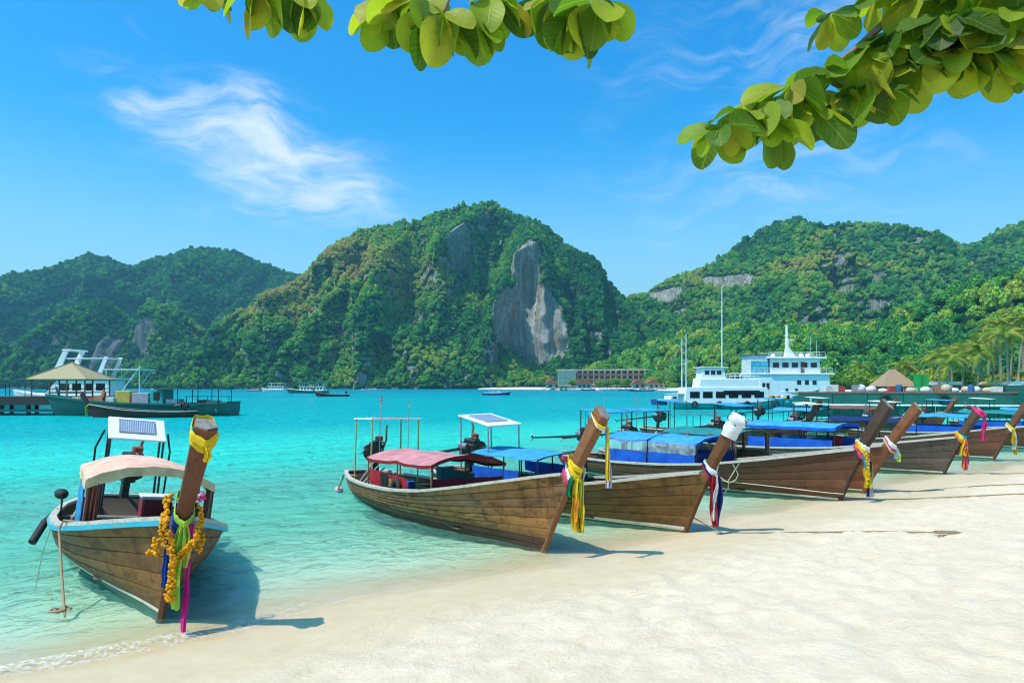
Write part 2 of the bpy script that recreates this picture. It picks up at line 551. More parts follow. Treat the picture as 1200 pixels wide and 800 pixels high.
def build_water():
    nr, na = 620, 640
    rr = np.concatenate([np.linspace(3.0, 6, 10)[:-1], np.geomspace(6, 7000, nr - 9)])
    an = np.radians(np.linspace(-80, 80, na))
    RR, AN = np.meshgrid(rr, an, indexing='ij')
    X, Y = RR * np.sin(AN), RR * np.cos(AN)
    bz = bed_z(X, Y)
    s = shore_s(X, Y)
    depth = np.clip(-bz, 0, 30)
    cell = RR * 0.0114
    # low swell and chop, fading out where the mesh gets too coarse for it
    def wv(lam, amp, ang, seed):
        k = 2 * math.pi / lam
        u = X * math.cos(ang) + Y * math.sin(ang)
        w = -X * math.sin(ang) + Y * math.cos(ang)
        ph = k * u + 2.2 * fbm(u / lam * .35, w / lam * .22, 0, 2, seed)
        fade = np.clip(lam / (cell * 3.0) - 1, 0, 1)
        return amp * fade * (np.sin(ph) + .35 * np.sin(2 * ph + .7)) * (0.55 + .45 * vnoise(u / lam * .3, w / lam * .3, 0, seed + 5))
    nang = math.atan2(SHN.y, SHN.x)
    Z = wv(2.6, .016, nang + .15, 40) + wv(1.3, .010, nang - .35, 50) + wv(.75, .006, nang + .6, 60) + wv(7.0, .02, nang, 70)
    Z = Z * np.clip(0.12 + s / 2.5, 0.10, 1)
    ridge = np.exp(-((s - 0.20) / .16) ** 2) * np.clip(1.0 - (X + 5.2) / 3.0, 0.12, 1)   # the little breaking wave
    Z = Z + 0.055 * ridge * (0.75 + .5 * vnoise(X * 2.2, Y * 2.2, 0, 81))
    Z = Z - np.clip(-s - 0.35, 0, 1) * 0.6 + 0.012
    keep = (s > -1.2)
    idx = -np.ones(X.size, np.int64)
    F = grid_faces(nr, na)
    kf = keep.reshape(-1)[F].all(1)
    F = F[kf]
    used = np.unique(F)
    idx[used] = np.arange(len(used))
    V = np.stack([X, Y, Z], -1).reshape(-1, 3)[used]
    foam = (ridge * np.clip(.8 + .9 * fbm(X * 6, Y * 6, 0, 3, 90), 0, 1)).reshape(-1)[used]
    line = (np.exp(-((s + 0.10) / .10) ** 2) * .55).reshape(-1)[used]
    m, T = new_mat('sea_water')
    P = T.n('ShaderNodeNewGeometry').outputs['Position']
    d = T.n('ShaderNodeAttribute', attribute_name='depth').outputs['Fac']
    fo = T.n('ShaderNodeAttribute', attribute_name='foam').outputs['Fac']
    # ripples
    ra = math.atan2(SHU.y, SHU.x)
    pr = T.scale(P, (1, 1, 1), (0, 0, -R(12)))
    r1 = T.noise(T.scale(pr, (1.15, 1.0, 1)), 1.5, 5, .55, .6)
    r2 = T.noise(T.scale(pr, (1.2, 1.0, 1)), 4.5, 3, .55, .3)
    r3 = T.noise(T.scale(pr, (1.1, 1.0, 1)), .42, 4, .6, .5)
    r4 = T.noise(T.scale(pr, (0.5, 1.5, 1)), .09, 3, .5, .3)
    dist = T.n('ShaderNodeVectorMath', {0: P}, operation='LENGTH').outputs[1]
    h = T.math('ADD', T.math('MULTIPLY', r1, .40), T.math('MULTIPLY', r2, .12))
    h = T.math('ADD', h, T.math('MULTIPLY', T.math('MULTIPLY', r3, 1.2), T.rng(dist, 25, 90, 0.15, 1)))
    h = T.math('ADD', h, T.math('MULTIPLY', T.math('MULTIPLY', r4, 2.2), T.rng(dist, 120, 400, 0.0, 1)))
    calm = T.rng(d, 0.0, .30, .12, 1)
    bp = T.n('ShaderNodeBump', {'Height': h, 'Strength': calm, 'Distance': 1.0})
    # body colour of the water: clear over the sand, turquoise where it is deep
    patch = T.noise(T.scale(P, (1, 1, 1)), .06, 4, .55)
    path = T.math('MULTIPLY', d, T.rng(patch, .3, .7, 1.25, 1.8))
    def ex(k):
        return T.math('POWER', 2.71828, T.math('MULTIPLY', path, -k))
    tcol = T.n('ShaderNodeCombineColor', {0: ex(1.15), 1: ex(0.10), 2: ex(0.16)}).outputs[0]
    body_f = T.math('SUBTRACT', 1.0, ex(0.62), clamp=True)
    chop = T.rng(r1, .32, .68)
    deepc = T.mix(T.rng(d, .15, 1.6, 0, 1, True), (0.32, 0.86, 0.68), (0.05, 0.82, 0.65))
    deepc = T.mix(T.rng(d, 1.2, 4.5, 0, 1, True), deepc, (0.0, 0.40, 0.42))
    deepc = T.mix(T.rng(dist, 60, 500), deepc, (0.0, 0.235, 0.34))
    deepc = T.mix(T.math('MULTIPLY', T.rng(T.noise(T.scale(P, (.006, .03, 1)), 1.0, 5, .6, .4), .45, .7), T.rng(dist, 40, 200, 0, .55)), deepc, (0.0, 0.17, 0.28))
    deepc = T.mix(T.math('MULTIPLY', T.rng(r1, .5, .72), .35), deepc, (0.08, 0.60, 0.56))  # light on the ripples painted into the body colour
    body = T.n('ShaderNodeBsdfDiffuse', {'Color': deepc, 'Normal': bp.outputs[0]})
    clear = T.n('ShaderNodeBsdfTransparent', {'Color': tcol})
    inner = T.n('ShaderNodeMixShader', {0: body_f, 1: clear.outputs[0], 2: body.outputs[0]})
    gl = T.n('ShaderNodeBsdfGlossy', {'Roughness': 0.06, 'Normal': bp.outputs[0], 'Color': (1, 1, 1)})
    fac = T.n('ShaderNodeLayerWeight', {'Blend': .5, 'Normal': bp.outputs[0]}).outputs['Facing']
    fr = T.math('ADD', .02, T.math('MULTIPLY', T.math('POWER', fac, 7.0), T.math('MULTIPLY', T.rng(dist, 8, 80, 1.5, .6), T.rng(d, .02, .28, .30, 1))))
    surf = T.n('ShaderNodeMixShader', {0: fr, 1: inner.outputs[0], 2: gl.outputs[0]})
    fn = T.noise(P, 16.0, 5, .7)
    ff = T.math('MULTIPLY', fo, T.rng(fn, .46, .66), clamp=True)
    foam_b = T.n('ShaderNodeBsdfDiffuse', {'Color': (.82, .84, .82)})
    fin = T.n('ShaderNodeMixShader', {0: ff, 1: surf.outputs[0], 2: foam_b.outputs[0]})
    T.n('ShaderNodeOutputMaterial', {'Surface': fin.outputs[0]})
    dep = depth.reshape(-1)[used]
    dep = np.maximum(dep, 0)
    o = np_mesh('sea', V, idx[F], m, attrs={'depth': dep, 'foam': np.clip(foam + line, 0, 1)})
    tag(o, 'clear turquoise bay water', None, None, 'structure')


build_water()

# ------------------------------------------------------------------ mountains
def terrain_mat(name, green, rock, orange):
    m, T = new_mat(name)
    P = T.n('ShaderNodeNewGeometry').outputs['Position']
    rk = T.n('ShaderNodeAttribute', attribute_name='rock').outputs['Fac']
    streak = T.noise(T.scale(P, (.16, .08, .008)), 1.0, 9, .7, .5)
    band = T.noise(T.scale(P, (.05, .04, .006)), 1.0, 6, .65, .6)
    fine = T.noise(T.scale(P, (.45, .3, .10)), 1.0, 8, .75, .3)
    c = T.mix(T.rng(streak, .38, .60), tuple(x * .45 for x in rock), rock)
    c = T.mix(T.rng(band, .50, .64, 0, .7, True), c, orange)
    crack = T.noise(T.scale(P, (.22, .14, .03)), 1.0, 7, .7, 1.2)
    c = T.mix(T.rng(T.math('ABSOLUTE', T.math('SUBTRACT', crack, .5)), .03, .0, 0, .55), c, (.12, .12, .11))
    c = T.mix(T.rng(fine, .52, .68, 0, .7), c, (.05, .06, .045))
    c = T.mix(T.rng(fine, .40, .28, 0, .4), c, tuple(min(.75, x * 1.35) for x in rock))
    g = T.mix(T.rng(fine, .3, .7), tuple(x * .5 for x in green), green)
    gm = T.math('ADD', rk, T.rng(fine, .25, .75, -.35, .35))
    col = T.mix(T.rng(gm, .35, .6, 0, 1, True), g, c)
    b = T.n('ShaderNodeBsdfPrincipled', {'Base Color': col, 'Roughness': .92, 'Specular IOR Level': .15})
    bp = T.n('ShaderNodeBump', {'Height': T.math('ADD', streak, fine), 'Strength': 1.0, 'Distance': 9.0})
    T.put(b.inputs['Normal'], bp.outputs[0])
    T.n('ShaderNodeOutputMaterial', {'Surface': b.outputs[0]})
    return m


FOREST_PTS = {}


def mountain(name, label, sil, y_ridge, y_base, mat, cliffs=(), cols=260, rows=110, back=260, seed=0, relief=34, spurs=(), terr=1.0, base_py=456.0,
             crown=(5.0, 9.0), dens=1.0, tint=None, rib=60.0, over=None, zmin=-3.0):
    """sil: ridge line as photograph (column, row); y_ridge, y_base: distance of ridge and foot (numbers or lists over sil);
    cliffs: (px, py, half-width px, half-height px, strength) of bare walls"""
    sx = np.array([p[0] for p in sil], float)
    sy = np.array([p[1] for p in sil], float)
    px = np.linspace(sx[0], sx[-1], cols)
    yr = np.interp(px, sx, y_ridge) if not np.isscalar(y_ridge) else np.full(cols, float(y_ridge))
    yb = np.interp(px, sx, y_base) if not np.isscalar(y_base) else np.full(cols, float(y_base))
    # smooth interpolation of the ridge line
    py = np.interp(px, sx, sy)
    k = max(3, cols // 60)
    ker = np.hanning(k + 2)[1:-1]; ker /= ker.sum()
    py = np.convolve(np.pad(py, k // 2, 'edge'), ker, 'valid')[:cols]
    X0 = (px - 600) / FOC * yr
    Hh = CAMH + (HZ - py) / FOC * yr
    Hh = np.maximum(Hh - crown[1] * .95, 2.0)
    t = np.linspace(0, 1, rows)
    U, Tt = np.meshgrid(np.arange(cols), t, indexing='ij')
    PX, HH = px[U], Hh[U]
    PY = HZ - (HH * Tt - CAMH) / yr[U] * FOC
    xw, zw = X0[U], HH * Tt
    slope = np.exp(terr * 1.1 * fbm(xw / 90, zw / 42, 0, 4, seed + 1)) + .05
    cl = np.zeros_like(slope)
    jx = 10 * fbm(xw / 40, zw / 40, 0, 3, seed + 7)
    for (cx, cyy, hw, hh_, st) in cliffs:
        e = ((PX + jx * 1.2 - cx) / hw) ** 2 + ((PY + jx - cyy) / hh_) ** 2
        cl = np.maximum(cl, st * np.clip(1.35 - e, 0, 1))
    slope = slope * (1 - .93 * np.clip(cl, 0, 1)) + .02
    D = np.cumsum(slope, 1)
    D = (D - D[:, :1]) / (D[:, -1:] - D[:, :1])
    # keep neighbouring columns together
    Yw = yb[U] + (yr - yb)[U] * D
    env = np.sin(np.pi * np.clip(Tt, 0, 1)) ** .6
    sp = np.zeros_like(Yw)
    for (sx0, sy0, sx1, sy1, w, amp) in spurs:                 # ridges that run down the face towards the viewer
        dx, dy = sx1 - sx0, sy1 - sy0
        tt = np.clip(((PX - sx0) * dx + (PY - sy0) * dy) / (dx * dx + dy * dy), 0, 1)
        dd = np.hypot(PX + jx * .8 - (sx0 + tt * dx), PY - (sy0 + tt * dy))
        sp = sp + amp * np.clip(1 - dd / w, 0, 1) * np.sin(np.pi * np.clip(.08 + tt * .84, 0, 1)) ** .5
    rel = relief * (1.1 - np.abs(fbm(xw / rib, zw / (rib * 2.6), 0, 4, seed + 3)) * 4.0)
    rel = rel * (1 - .8 * np.clip(cl, 0, 1))
    rel = rel + relief * .55 * (1 - .6 * np.clip(cl, 0, 1)) * fbm(xw / (rib * .28), zw / (rib * .5), 0, 3, seed + 4)
    Yw = Yw - env * rel * np.clip(HH / 80, .1, 1) - sp * np.clip(env * 1.5, 0, 1)
    Zw = zw + env * relief * .12 * fbm(xw / 25, Yw / 25, zw / 25, 3, seed + 5)
    Zw = np.where(Tt == 0, zmin, Zw)
    Xw = xw + env * relief * .25 * fbm(xw / 50, zw / 50, 3.3, 3, seed + 6)
    # the far side
    tb = np.linspace(0, 1, 16)[1:]
    Ub, Tb = np.meshgrid(np.arange(cols), tb, indexing='ij')
    Xb = X0[Ub] + 0 * Tb
    Yb = yr[Ub] + back * Tb
    Zb = Hh[Ub] * (1 - Tb ** 1.4) + zmin * Tb + 6 * fbm(Xb / 40, Yb / 40, 0, 2, seed + 8) * (1 - Tb) * Tb * 3
    V = np.stack([np.concatenate([Xw, Xb], 1), np.concatenate([Yw, Yb], 1), np.concatenate([Zw, Zb], 1)], -1)
    n2 = rows + len(tb)
    # slope of the finished surface
    du = np.gradient(V, axis=0)
    dv = np.gradient(V, axis=1)
    nrm = np.cross(du, dv)
    ln = np.linalg.norm(nrm, axis=-1) + 1e-9
    nz = np.abs(nrm[..., 2]) / ln
    clf = np.concatenate([cl, np.zeros((cols, len(tb)))], 1)
    nb = .22 * fbm(V[..., 0] / 30, V[..., 1] / 30, V[..., 2] / 30, 3, seed + 9)
    rock = np.clip(clf * 1.2 + nb * 1.2 - .15, 0, 1)
    rock = np.maximum(rock, np.clip((.20 - nz + nb * .5) * 5, 0, .8))
    PXf = np.concatenate([PX, px[Ub]], 1)
    PYf = np.concatenate([PY, 0 * Tb + 200], 1)
    if over is not None:
        rock = over(PXf, PYf, rock)
    o = np_mesh(name, V.reshape(-1, 3), grid_faces(cols, n2), mat, attrs={'rock': rock.reshape(-1)})
    tag(o, label, None, None, 'structure')
    # places for tree crowns
    area = ln[:-1, :-1]
    r4 = (rock[:-1, :-1] + rock[1:, 1:]) / 2
    w = area * np.clip(1.15 - r4 * 1.6, 0.12, 1) * (Vz := np.clip((V[:-1, :-1, 2] + 1) / 3, 0, 1))
    w[:, rows + 5:] = 0
    mean_a = math.pi * ((crown[0] + crown[1]) / 2 * .5) ** 2
    n = int(dens * 1.35 * w.sum() / mean_a)
    pick = RNG.choice(w.size, n, p=(w / w.sum()).ravel())
    pi, pj = np.unravel_index(pick, w.shape)
    a, b = RNG.random(n), RNG.random(n)
    Pt = V[pi, pj] * ((1 - a) * (1 - b))[:, None] + V[pi + 1, pj] * (a * (1 - b))[:, None] + V[pi, pj + 1] * ((1 - a) * b)[:, None] + V[pi + 1, pj + 1] * (a * b)[:, None]
    size = RNG.uniform(crown[0] * .75, crown[1] * 1.1, n) * (1 + .3 * (RNG.random(n) > .95))
    size *= np.clip(1.1 - r4[pi, pj] * .85, .30, 1)
    warm = fbm(Pt[:, 0] / 55, Pt[:, 1] / 55, Pt[:, 2] / 55, 3, seed + 12)
    if tint is not None:
        warm = warm + tint(PXf[pi, pj], PYf[pi, pj])
    Pt[:, 2] -= size * .12
    FOREST_PTS[name] = (Pt, size, np.clip(.41 + .46 * warm + RNG.normal(0, .14, n), 0, 1))
    return o


def blob(px, py, cx, cyy, w, h):
    return np.exp(-((px - cx) / w) ** 2 - ((py - cyy) / h) ** 2)


ROCK = (0.82, 0.78, 0.70)
ORANGE = (0.62, 0.37, 0.17)
GREEN = (0.025, 0.095, 0.030)
m_t = terrain_mat('karst', GREEN, ROCK, ORANGE)
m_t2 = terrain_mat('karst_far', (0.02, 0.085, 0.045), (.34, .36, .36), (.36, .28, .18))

mountain('central_mountain', 'steep forested limestone mountain with a bare pale cliff', [(252, 450), (262, 430), (272, 398), (290, 372), (312, 356), (350, 330), (362, 318), (380, 298), (402, 283), (432, 267), (468, 259), (500, 252), (518, 243), (545, 236), (578, 235), (600, 246), (640, 262), (662, 282), (690, 298), (706, 320), (724, 338), (736, 356), (746, 392), (756, 430), (764, 450)],
         930, 745, m_t, cliffs=[(612, 346, 15, 46, 1.4), (622, 388, 30, 38, 1.5), (594, 384, 10, 34, .9), (646, 400, 13, 26, 1.0), (545, 300, 20, 36, .62), (570, 268, 8, 22, .6), (280, 420, 9, 34, .5), (345, 375, 16, 9, .5), (392, 372, 16, 9, .5), (505, 385, 18, 11, .55), (455, 395, 6, 26, .45)],
         cols=420, rows=170, seed=2, relief=36, crown=(3.3, 6.6), dens=1.2,
         spurs=[(572, 240, 505, 330, 26, 55), (640, 262, 585, 350, 22, 38), (600, 290, 580, 420, 12, 22), (430, 270, 330, 400, 44, 70), (470, 300, 440, 440, 30, 40), (690, 300, 720, 430, 40, 40), (330, 345, 280, 440, 24, 30)],
         tint=lambda x, y: 1.2 * blob(x, y, 345, 365, 60, 36) + 1.0 * blob(x, y, 430, 315, 70, 44) + .9 * blob(x, y, 500, 430, 60, 16) + .7 * blob(x, y, 480, 350, 50, 40) - .7 * blob(x, y, 690, 370, 40, 80) - .4 * blob(x, y, 560, 400, 60, 30) - .12)  # tint paints the sunlit left flank and shaded right side, besides dry growth
mountain('left_far_mountain', 'hazy rounded forested mountains across the bay', [(-160, 330), (-90, 322), (-40, 335), (0, 344), (30, 342), (55, 334), (72, 318), (86, 304), (104, 295), (122, 299), (148, 309), (168, 308), (186, 304), (202, 296), (230, 290), (256, 290), (282, 295), (310, 307), (336, 317), (356, 321), (385, 330), (420, 345)],
         1500, 1150, m_t2, cols=260, rows=90, seed=21, relief=56, crown=(5.2, 9), rib=95, dens=1.0, base_py=455,
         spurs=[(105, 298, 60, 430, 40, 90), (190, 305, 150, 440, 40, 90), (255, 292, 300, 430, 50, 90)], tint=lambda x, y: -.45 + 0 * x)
mountain('left_near_hills', 'forested karst foothills with dark cliffs beside the bay', [(-120, 400), (-60, 380), (-10, 392), (25, 415), (55, 402), (80, 372), (98, 353), (112, 347), (126, 352), (140, 370), (152, 380), (166, 358), (182, 350), (200, 356), (216, 370), (236, 384), (262, 396), (282, 420), (296, 448)],
         1010, 880, m_t2, cols=280, rows=90, seed=33, relief=32, crown=(4, 7.4), rib=70,
         cliffs=[(150, 420, 14, 34, .9), (185, 395, 18, 26, .7), (110, 400, 16, 30, .5), (262, 425, 10, 24, .5)],
         tint=lambda x, y: -.35 + .8 * blob(x, y, 240, 400, 40, 30) + .7 * blob(x, y, 190, 356, 14, 9))
mountain('right_mountain', 'broad forested mountain with limestone bands', [(690, 400), (705, 372), (722, 350), (738, 343), (760, 338), (776, 328), (790, 321), (812, 314), (836, 304), (870, 279), (890, 267), (910, 259), (930, 254), (962, 258), (1000, 258), (1030, 262), (1050, 270), (1066, 284), (1090, 293), (1112, 284), (1140, 285), (1156, 274), (1176, 264), (1202, 257), (1260, 246), (1330, 260), (1420, 290)],
         1000, 640, m_t, cliffs=[(835, 342, 26, 9, .8), (770, 350, 22, 12, .7), (1012, 366, 17, 13, 1.5), (960, 342, 34, 9, .55), (1090, 325, 20, 10, .5), (905, 345, 20, 10, .45), (955, 268, 26, 6, .4)],
         cols=400, rows=140, seed=47, relief=38, crown=(3.8, 7.4), rib=70,
         spurs=[(930, 258, 880, 360, 40, 60), (1030, 265, 1040, 380, 36, 60), (1180, 268, 1120, 380, 46, 60), (800, 318, 770, 420, 36, 50)],
         tint=lambda x, y: .8 * blob(x, y, 800, 345, 70, 14) + .8 * blob(x, y, 930, 335, 120, 10) - .1 + .4 * blob(x, y, 1000, 400, 150, 30))
mountain('right_slope', 'bright green wooded slope above the shore', [(640, 452), (665, 440), (700, 425), (740, 408), (780, 392), (830, 381), (880, 375), (930, 378), (980, 380), (1030, 372), (1075, 355), (1110, 338), (1160, 320), (1205, 306), (1260, 290), (1340, 300), (1440, 330)],
         [760, 740, 700, 660, 640, 600, 560, 520, 500, 480, 450, 430, 410, 400, 400, 400, 400], [735, 715, 640, 590, 520, 430, 360, 300, 260, 235, 215, 205, 200, 195, 190, 190, 190], m_t, cols=300, rows=110, seed=63, relief=11, crown=(6, 10), rib=45, terr=.5, dens=1.15,
         tint=lambda x, y: .10 + .15 * blob(x, y, 1150, 350, 120, 30) + .2 * blob(x, y, 780, 400, 80, 25), zmin=0.3)
# ------------------------------------------------------------------ forest on the slopes (nobody could count it: stuff)
def foliage_mat(name, stops, attr='tint', instancer=True, trans=.25, vary=.35):
    m, T = new_mat(name)
    if instancer:
        tn = T.n('ShaderNodeAttribute', attribute_name=attr, attribute_type='INSTANCER').outputs['Fac']
    else:
        tn = T.n('ShaderNodeObjectInfo').outputs['Random']
    co = T.n('ShaderNodeTexCoord').outputs['Object']
    nz = T.noise(co, 7.0, 3, .6)
    c = T.ramp(T.math('ADD', tn, T.rng(nz, .25, .75, -.10, .10)), stops)
    lf = T.n('ShaderNodeNewGeometry').outputs['Random Per Island']
    k = T.rng(lf, 0, 1, 1 - vary, 1 + vary)
    c = T.mix(1.0, c, T.n('ShaderNodeCombineXYZ', {0: k, 1: k, 2: k}).outputs[0], 'MULTIPLY')
    d = T.n('ShaderNodeBsdfPrincipled', {'Base Color': c, 'Roughness': .75, 'Specular IOR Level': .2})
    tr = T.n('ShaderNodeBsdfTranslucent', {'Color': c})
    mx = T.n('ShaderNodeMixShader', {0: trans, 1: d.outputs[0], 2: tr.outputs[0]})
    T.n('ShaderNodeOutputMaterial', {'Surface': mx.outputs[0]})
    return m


GREENS = [(0.0, (.020, .140, .045)), (.28, (.065, .285, .050)), (.50, (.170, .42, .050)), (.70, (.38, .51, .055)), (.87, (.48, .48, .07)), (1.0, (.52, .38, .12))]
m_fol = foliage_mat('forest_leaf', GREENS)


def leaf_cloud(seed, lumps=14, leaves=46, leaf=.085, flat=.8, spread=.36, lump_r=(.16, .27), dome=True):
    """a crown one unit across: leaf-sized faces on uneven lumps"""
    g = np.random.default_rng(seed)
    V, F = [], []
    for i in range(lumps):
        d = g.normal(size=3)
        d[2] = abs(d[2]) if dome else d[2]
        d /= np.linalg.norm(d)
        c = d * spread * g.uniform(.55, 1.05) * np.array([1, 1, flat])
        c[2] += .38
        r = g.uniform(*lump_r)
        for j in range(leaves):
            n = g.normal(size=3)
            n /= np.linalg.norm(n)
            if n[2] < -.5: n[2] *= -1
            p = c + n * r * g.uniform(.75, 1.08)
            q = n + g.normal(size=3) * .45
            q /= np.linalg.norm(q)
            a = np.cross(q, g.normal(size=3)); a /= np.linalg.norm(a)
            b = np.cross(q, a)
            s = leaf * g.uniform(.6, 1.3)
            k = len(V)
            V += [p - a * s, p - b * s * .6 + q * s * .15, p + a * s, p + b * s * .6 + q * s * .15]
            F.append((k, k + 1, k + 2, k + 3))
        # dark heart of the lump so that it does not look hollow
        k = len(V)
        rr = r * .78
        for z, w in ((-1, .0), (-.45, .85), (.35, .9), (.95, .25)):
            for q in range(6):
                an = q * math.pi / 3 + z
                V.append(c + rr * np.array([w * math.cos(an), w * math.sin(an), z]))
        for row in range(3):
            for q in range(6):
                F.append((k + row * 6 + q, k + row * 6 + (q + 1) % 6, k + row * 6 + 6 + (q + 1) % 6, k + row * 6 + 6 + q))
    return np.array(V), np.array(F)


def proto_mesh(name, V, F, mat):
    o = np_mesh(name, V, F, mat, smooth=False)
    COL.objects.unlink(o)
    return o


crown_col = bpy.data.collections.new('crown_shapes')
for i in range(6):
    V, F = leaf_cloud(100 + i, lumps=(10, 13, 16, 12, 14, 9)[i], flat=(.7, .9, .6, 1.1, .8, 1.3)[i])
    crown_col.objects.link(proto_mesh('tree_crown_shape', V, F, m_fol))

gn = bpy.data.node_groups.new('scatter_crowns', 'GeometryNodeTree')
gn.interface.new_socket('Geometry', in_out='INPUT', socket_type='NodeSocketGeometry')
gn.interface.new_socket('Geometry', in_out='OUTPUT', socket_type='NodeSocketGeometry')
G = NT(gn)
gi = G.n('NodeGroupInput')
ci = G.n('GeometryNodeCollectionInfo', transform_space='ORIGINAL')
ci.inputs['Collection'].default_value = crown_col
ci.inputs['Separate Children'].default_value = True
ci.inputs['Reset Children'].default_value = True
iop = G.n('GeometryNodeInstanceOnPoints', {'Points': gi.outputs[0], 'Instance': ci.outputs[0]})
iop.inputs['Pick Instance'].default_value = True
def na(nm, dt='FLOAT'):
    nd = G.n('GeometryNodeInputNamedAttribute', data_type=dt)
    nd.inputs[0].default_value = nm
    return nd.outputs[0]
ri = G.n('FunctionNodeRandomValue', data_type='INT')
ri.inputs[4].default_value = 0
ri.inputs[5].default_value = 5
G.put(iop.inputs['Instance Index'], ri.outputs[2])
cr = G.n('ShaderNodeCombineXYZ', {0: 0.0, 1: 0.0, 2: na('spin')})
G.put(iop.inputs['Rotation'], cr.outputs[0])
sz_ = na('size')
G.put(iop.inputs['Scale'], G.n('ShaderNodeCombineXYZ', {0: sz_, 1: sz_, 2: G.math('MULTIPLY', sz_, na('tall'))}).outputs[0])
go = G.n('NodeGroupOutput')
G.put(go.inputs[0], iop.outputs[0])


def scatter(name, label, pts, size, tint):
    n = len(pts)
    me = bpy.data.meshes.new(name)
    me.vertices.add(n)
    me.vertices.foreach_set('co', np.asarray(pts, np.float32).ravel())
    for an, av in (('size', size), ('tint', tint), ('spin', RNG.uniform(0, 6.28, n)), ('tall', RNG.uniform(.75, 1.55, n))):
        a = me.attributes.new(an, 'FLOAT', 'POINT')
        a.data.foreach_set('value', np.asarray(av, np.float32))
    me.update()
    o = bpy.data.objects.new(name, me)
    link(o)
    md = o.modifiers.new('scatter', 'NODES')
    md.node_group = gn
    tag(o, label, None, None, 'stuff')
    return o


FL = {'central_mountain': 'dense forest clothing the central limestone mountain', 'left_far_mountain': 'blue-green forest on the hazy far mountains',
      'left_near_hills': 'dark forest on the karst foothills', 'right_mountain': 'green forest covering the broad mountain', 'right_slope': 'bright green jungle on the slope behind the shore'}
for k, (p, s_, t_) in FOREST_PTS.items():
    scatter('forest', FL[k], p, s_, t_)
    print('forest', k, len(p))

# shore strip between the hills and the water on the far and the right side
def shore_strip():
    far = [(560, 744), (610, 690), (650, 622), (690, 596), (740, 560), (790, 500), (860, 400), (930, 300), (1000, 190), (1080, 160), (1200, 145), (1330, 140), (1460, 140)]
    rows = []
    for px, y in far:
        x = (px - 600) / FOC * y
        v = Vector((x, y, 0))
        n = Vector((x, y, 0)).normalized()
        rows.append([v - n * 10 + Vector((0, 0, -1.5)), v - n * 5 + Vector((0, 0, .1)), v + Vector((0, 0, .9)), v + n * 14 + Vector((0, 0, 1.6)), v + n * 60 + Vector((0, 0, 2.0))])
    m = plain('far_sand', (.66, .60, .49), .95, var=.15, scale=.08)
    o = MB().sheet(rows).build('shore', m, smooth=60)
    tag(o, 'pale sand strip along the far shore', None, None, 'structure')


shore_strip()

# ------------------------------------------------------------------ the air of the bay
hz_m, HT = new_mat('bay_air')
hv = HT.n('ShaderNodeVolumePrincipled', {'Color': (.26, .74, .88), 'Density': 0.00019, 'Anisotropy': 0.2})
HT.n('ShaderNodeOutputMaterial', {'Volume': hv.outputs[0]})
hz = MB().box((0, 3900, 166.2), (15000, 8600, 348)).build('haze', hz_m)
tag(hz, 'thin blue air over the bay', None, None, 'stuff')
# ------------------------------------------------------------------ materials of the boats
def cloth(name, col, var=.2, trans=.0):
    if name in MATS: return MATS[name]
    m, T = new_mat(name)
    co = T.n('ShaderNodeTexCoord').outputs['Object']
    n1 = T.noise(co, 3.0, 6, .6)
    n2 = T.noise(co, 60.0, 2, .5)
    c = T.mix(T.rng(n1, .3, .7), tuple(x * (1 - var * 1.6) for x in col), tuple(min(1, x * (1 + var)) for x in col))
    b = T.n('ShaderNodeBsdfPrincipled', {'Base Color': c, 'Roughness': .8, 'Specular IOR Level': .25})
    T.put(b.inputs['Normal'], T.n('ShaderNodeBump', {'Height': T.math('ADD', n1, T.math('MULTIPLY', n2, .15)), 'Strength': .5, 'Distance': .05}).outputs[0])
    sh = b.outputs[0]
    if trans:
        t = T.n('ShaderNodeBsdfTranslucent', {'Color': c})
        sh = T.n('ShaderNodeMixShader', {0: trans, 1: sh, 2: t.outputs[0]}).outputs[0]
    T.n('ShaderNodeOutputMaterial', {'Surface': sh})
    return m


def clear_plastic():
    m, T = new_mat('clear_plastic')
    co = T.n('ShaderNodeTexCoord').outputs['Object']
    n = T.noise(co, 3.0, 4, .6, .6)
    a = T.n('ShaderNodeBsdfTransparent', {'Color': (.80, .87, .90)})
    g = T.n('ShaderNodeBsdfPrincipled', {'Base Color': (.62, .70, .76), 'Roughness': .15})
    mx = T.n('ShaderNodeMixShader', {0: T.rng(n, .35, .65, .18, .55), 1: a.outputs[0], 2: g.outputs[0]})
    T.n('ShaderNodeOutputMaterial', {'Surface': mx.outputs[0]})
    return m


def solar_mat():
    m, T = new_mat('solar_cells')
    co = T.n('ShaderNodeTexCoord').outputs['Object']
    br = T.n('ShaderNodeTexBrick', {'Vector': co, 'Color1': (.10, .15, .26), 'Color2': (.13, .19, .31), 'Mortar': (.55, .58, .62), 'Scale': 7.0, 'Mortar Size': .03}, offset=0.0)
    b = T.n('ShaderNodeBsdfPrincipled', {'Base Color': br.outputs[0], 'Roughness': .28})
    T.n('ShaderNodeOutputMaterial', {'Surface': b.outputs[0]})
    return m


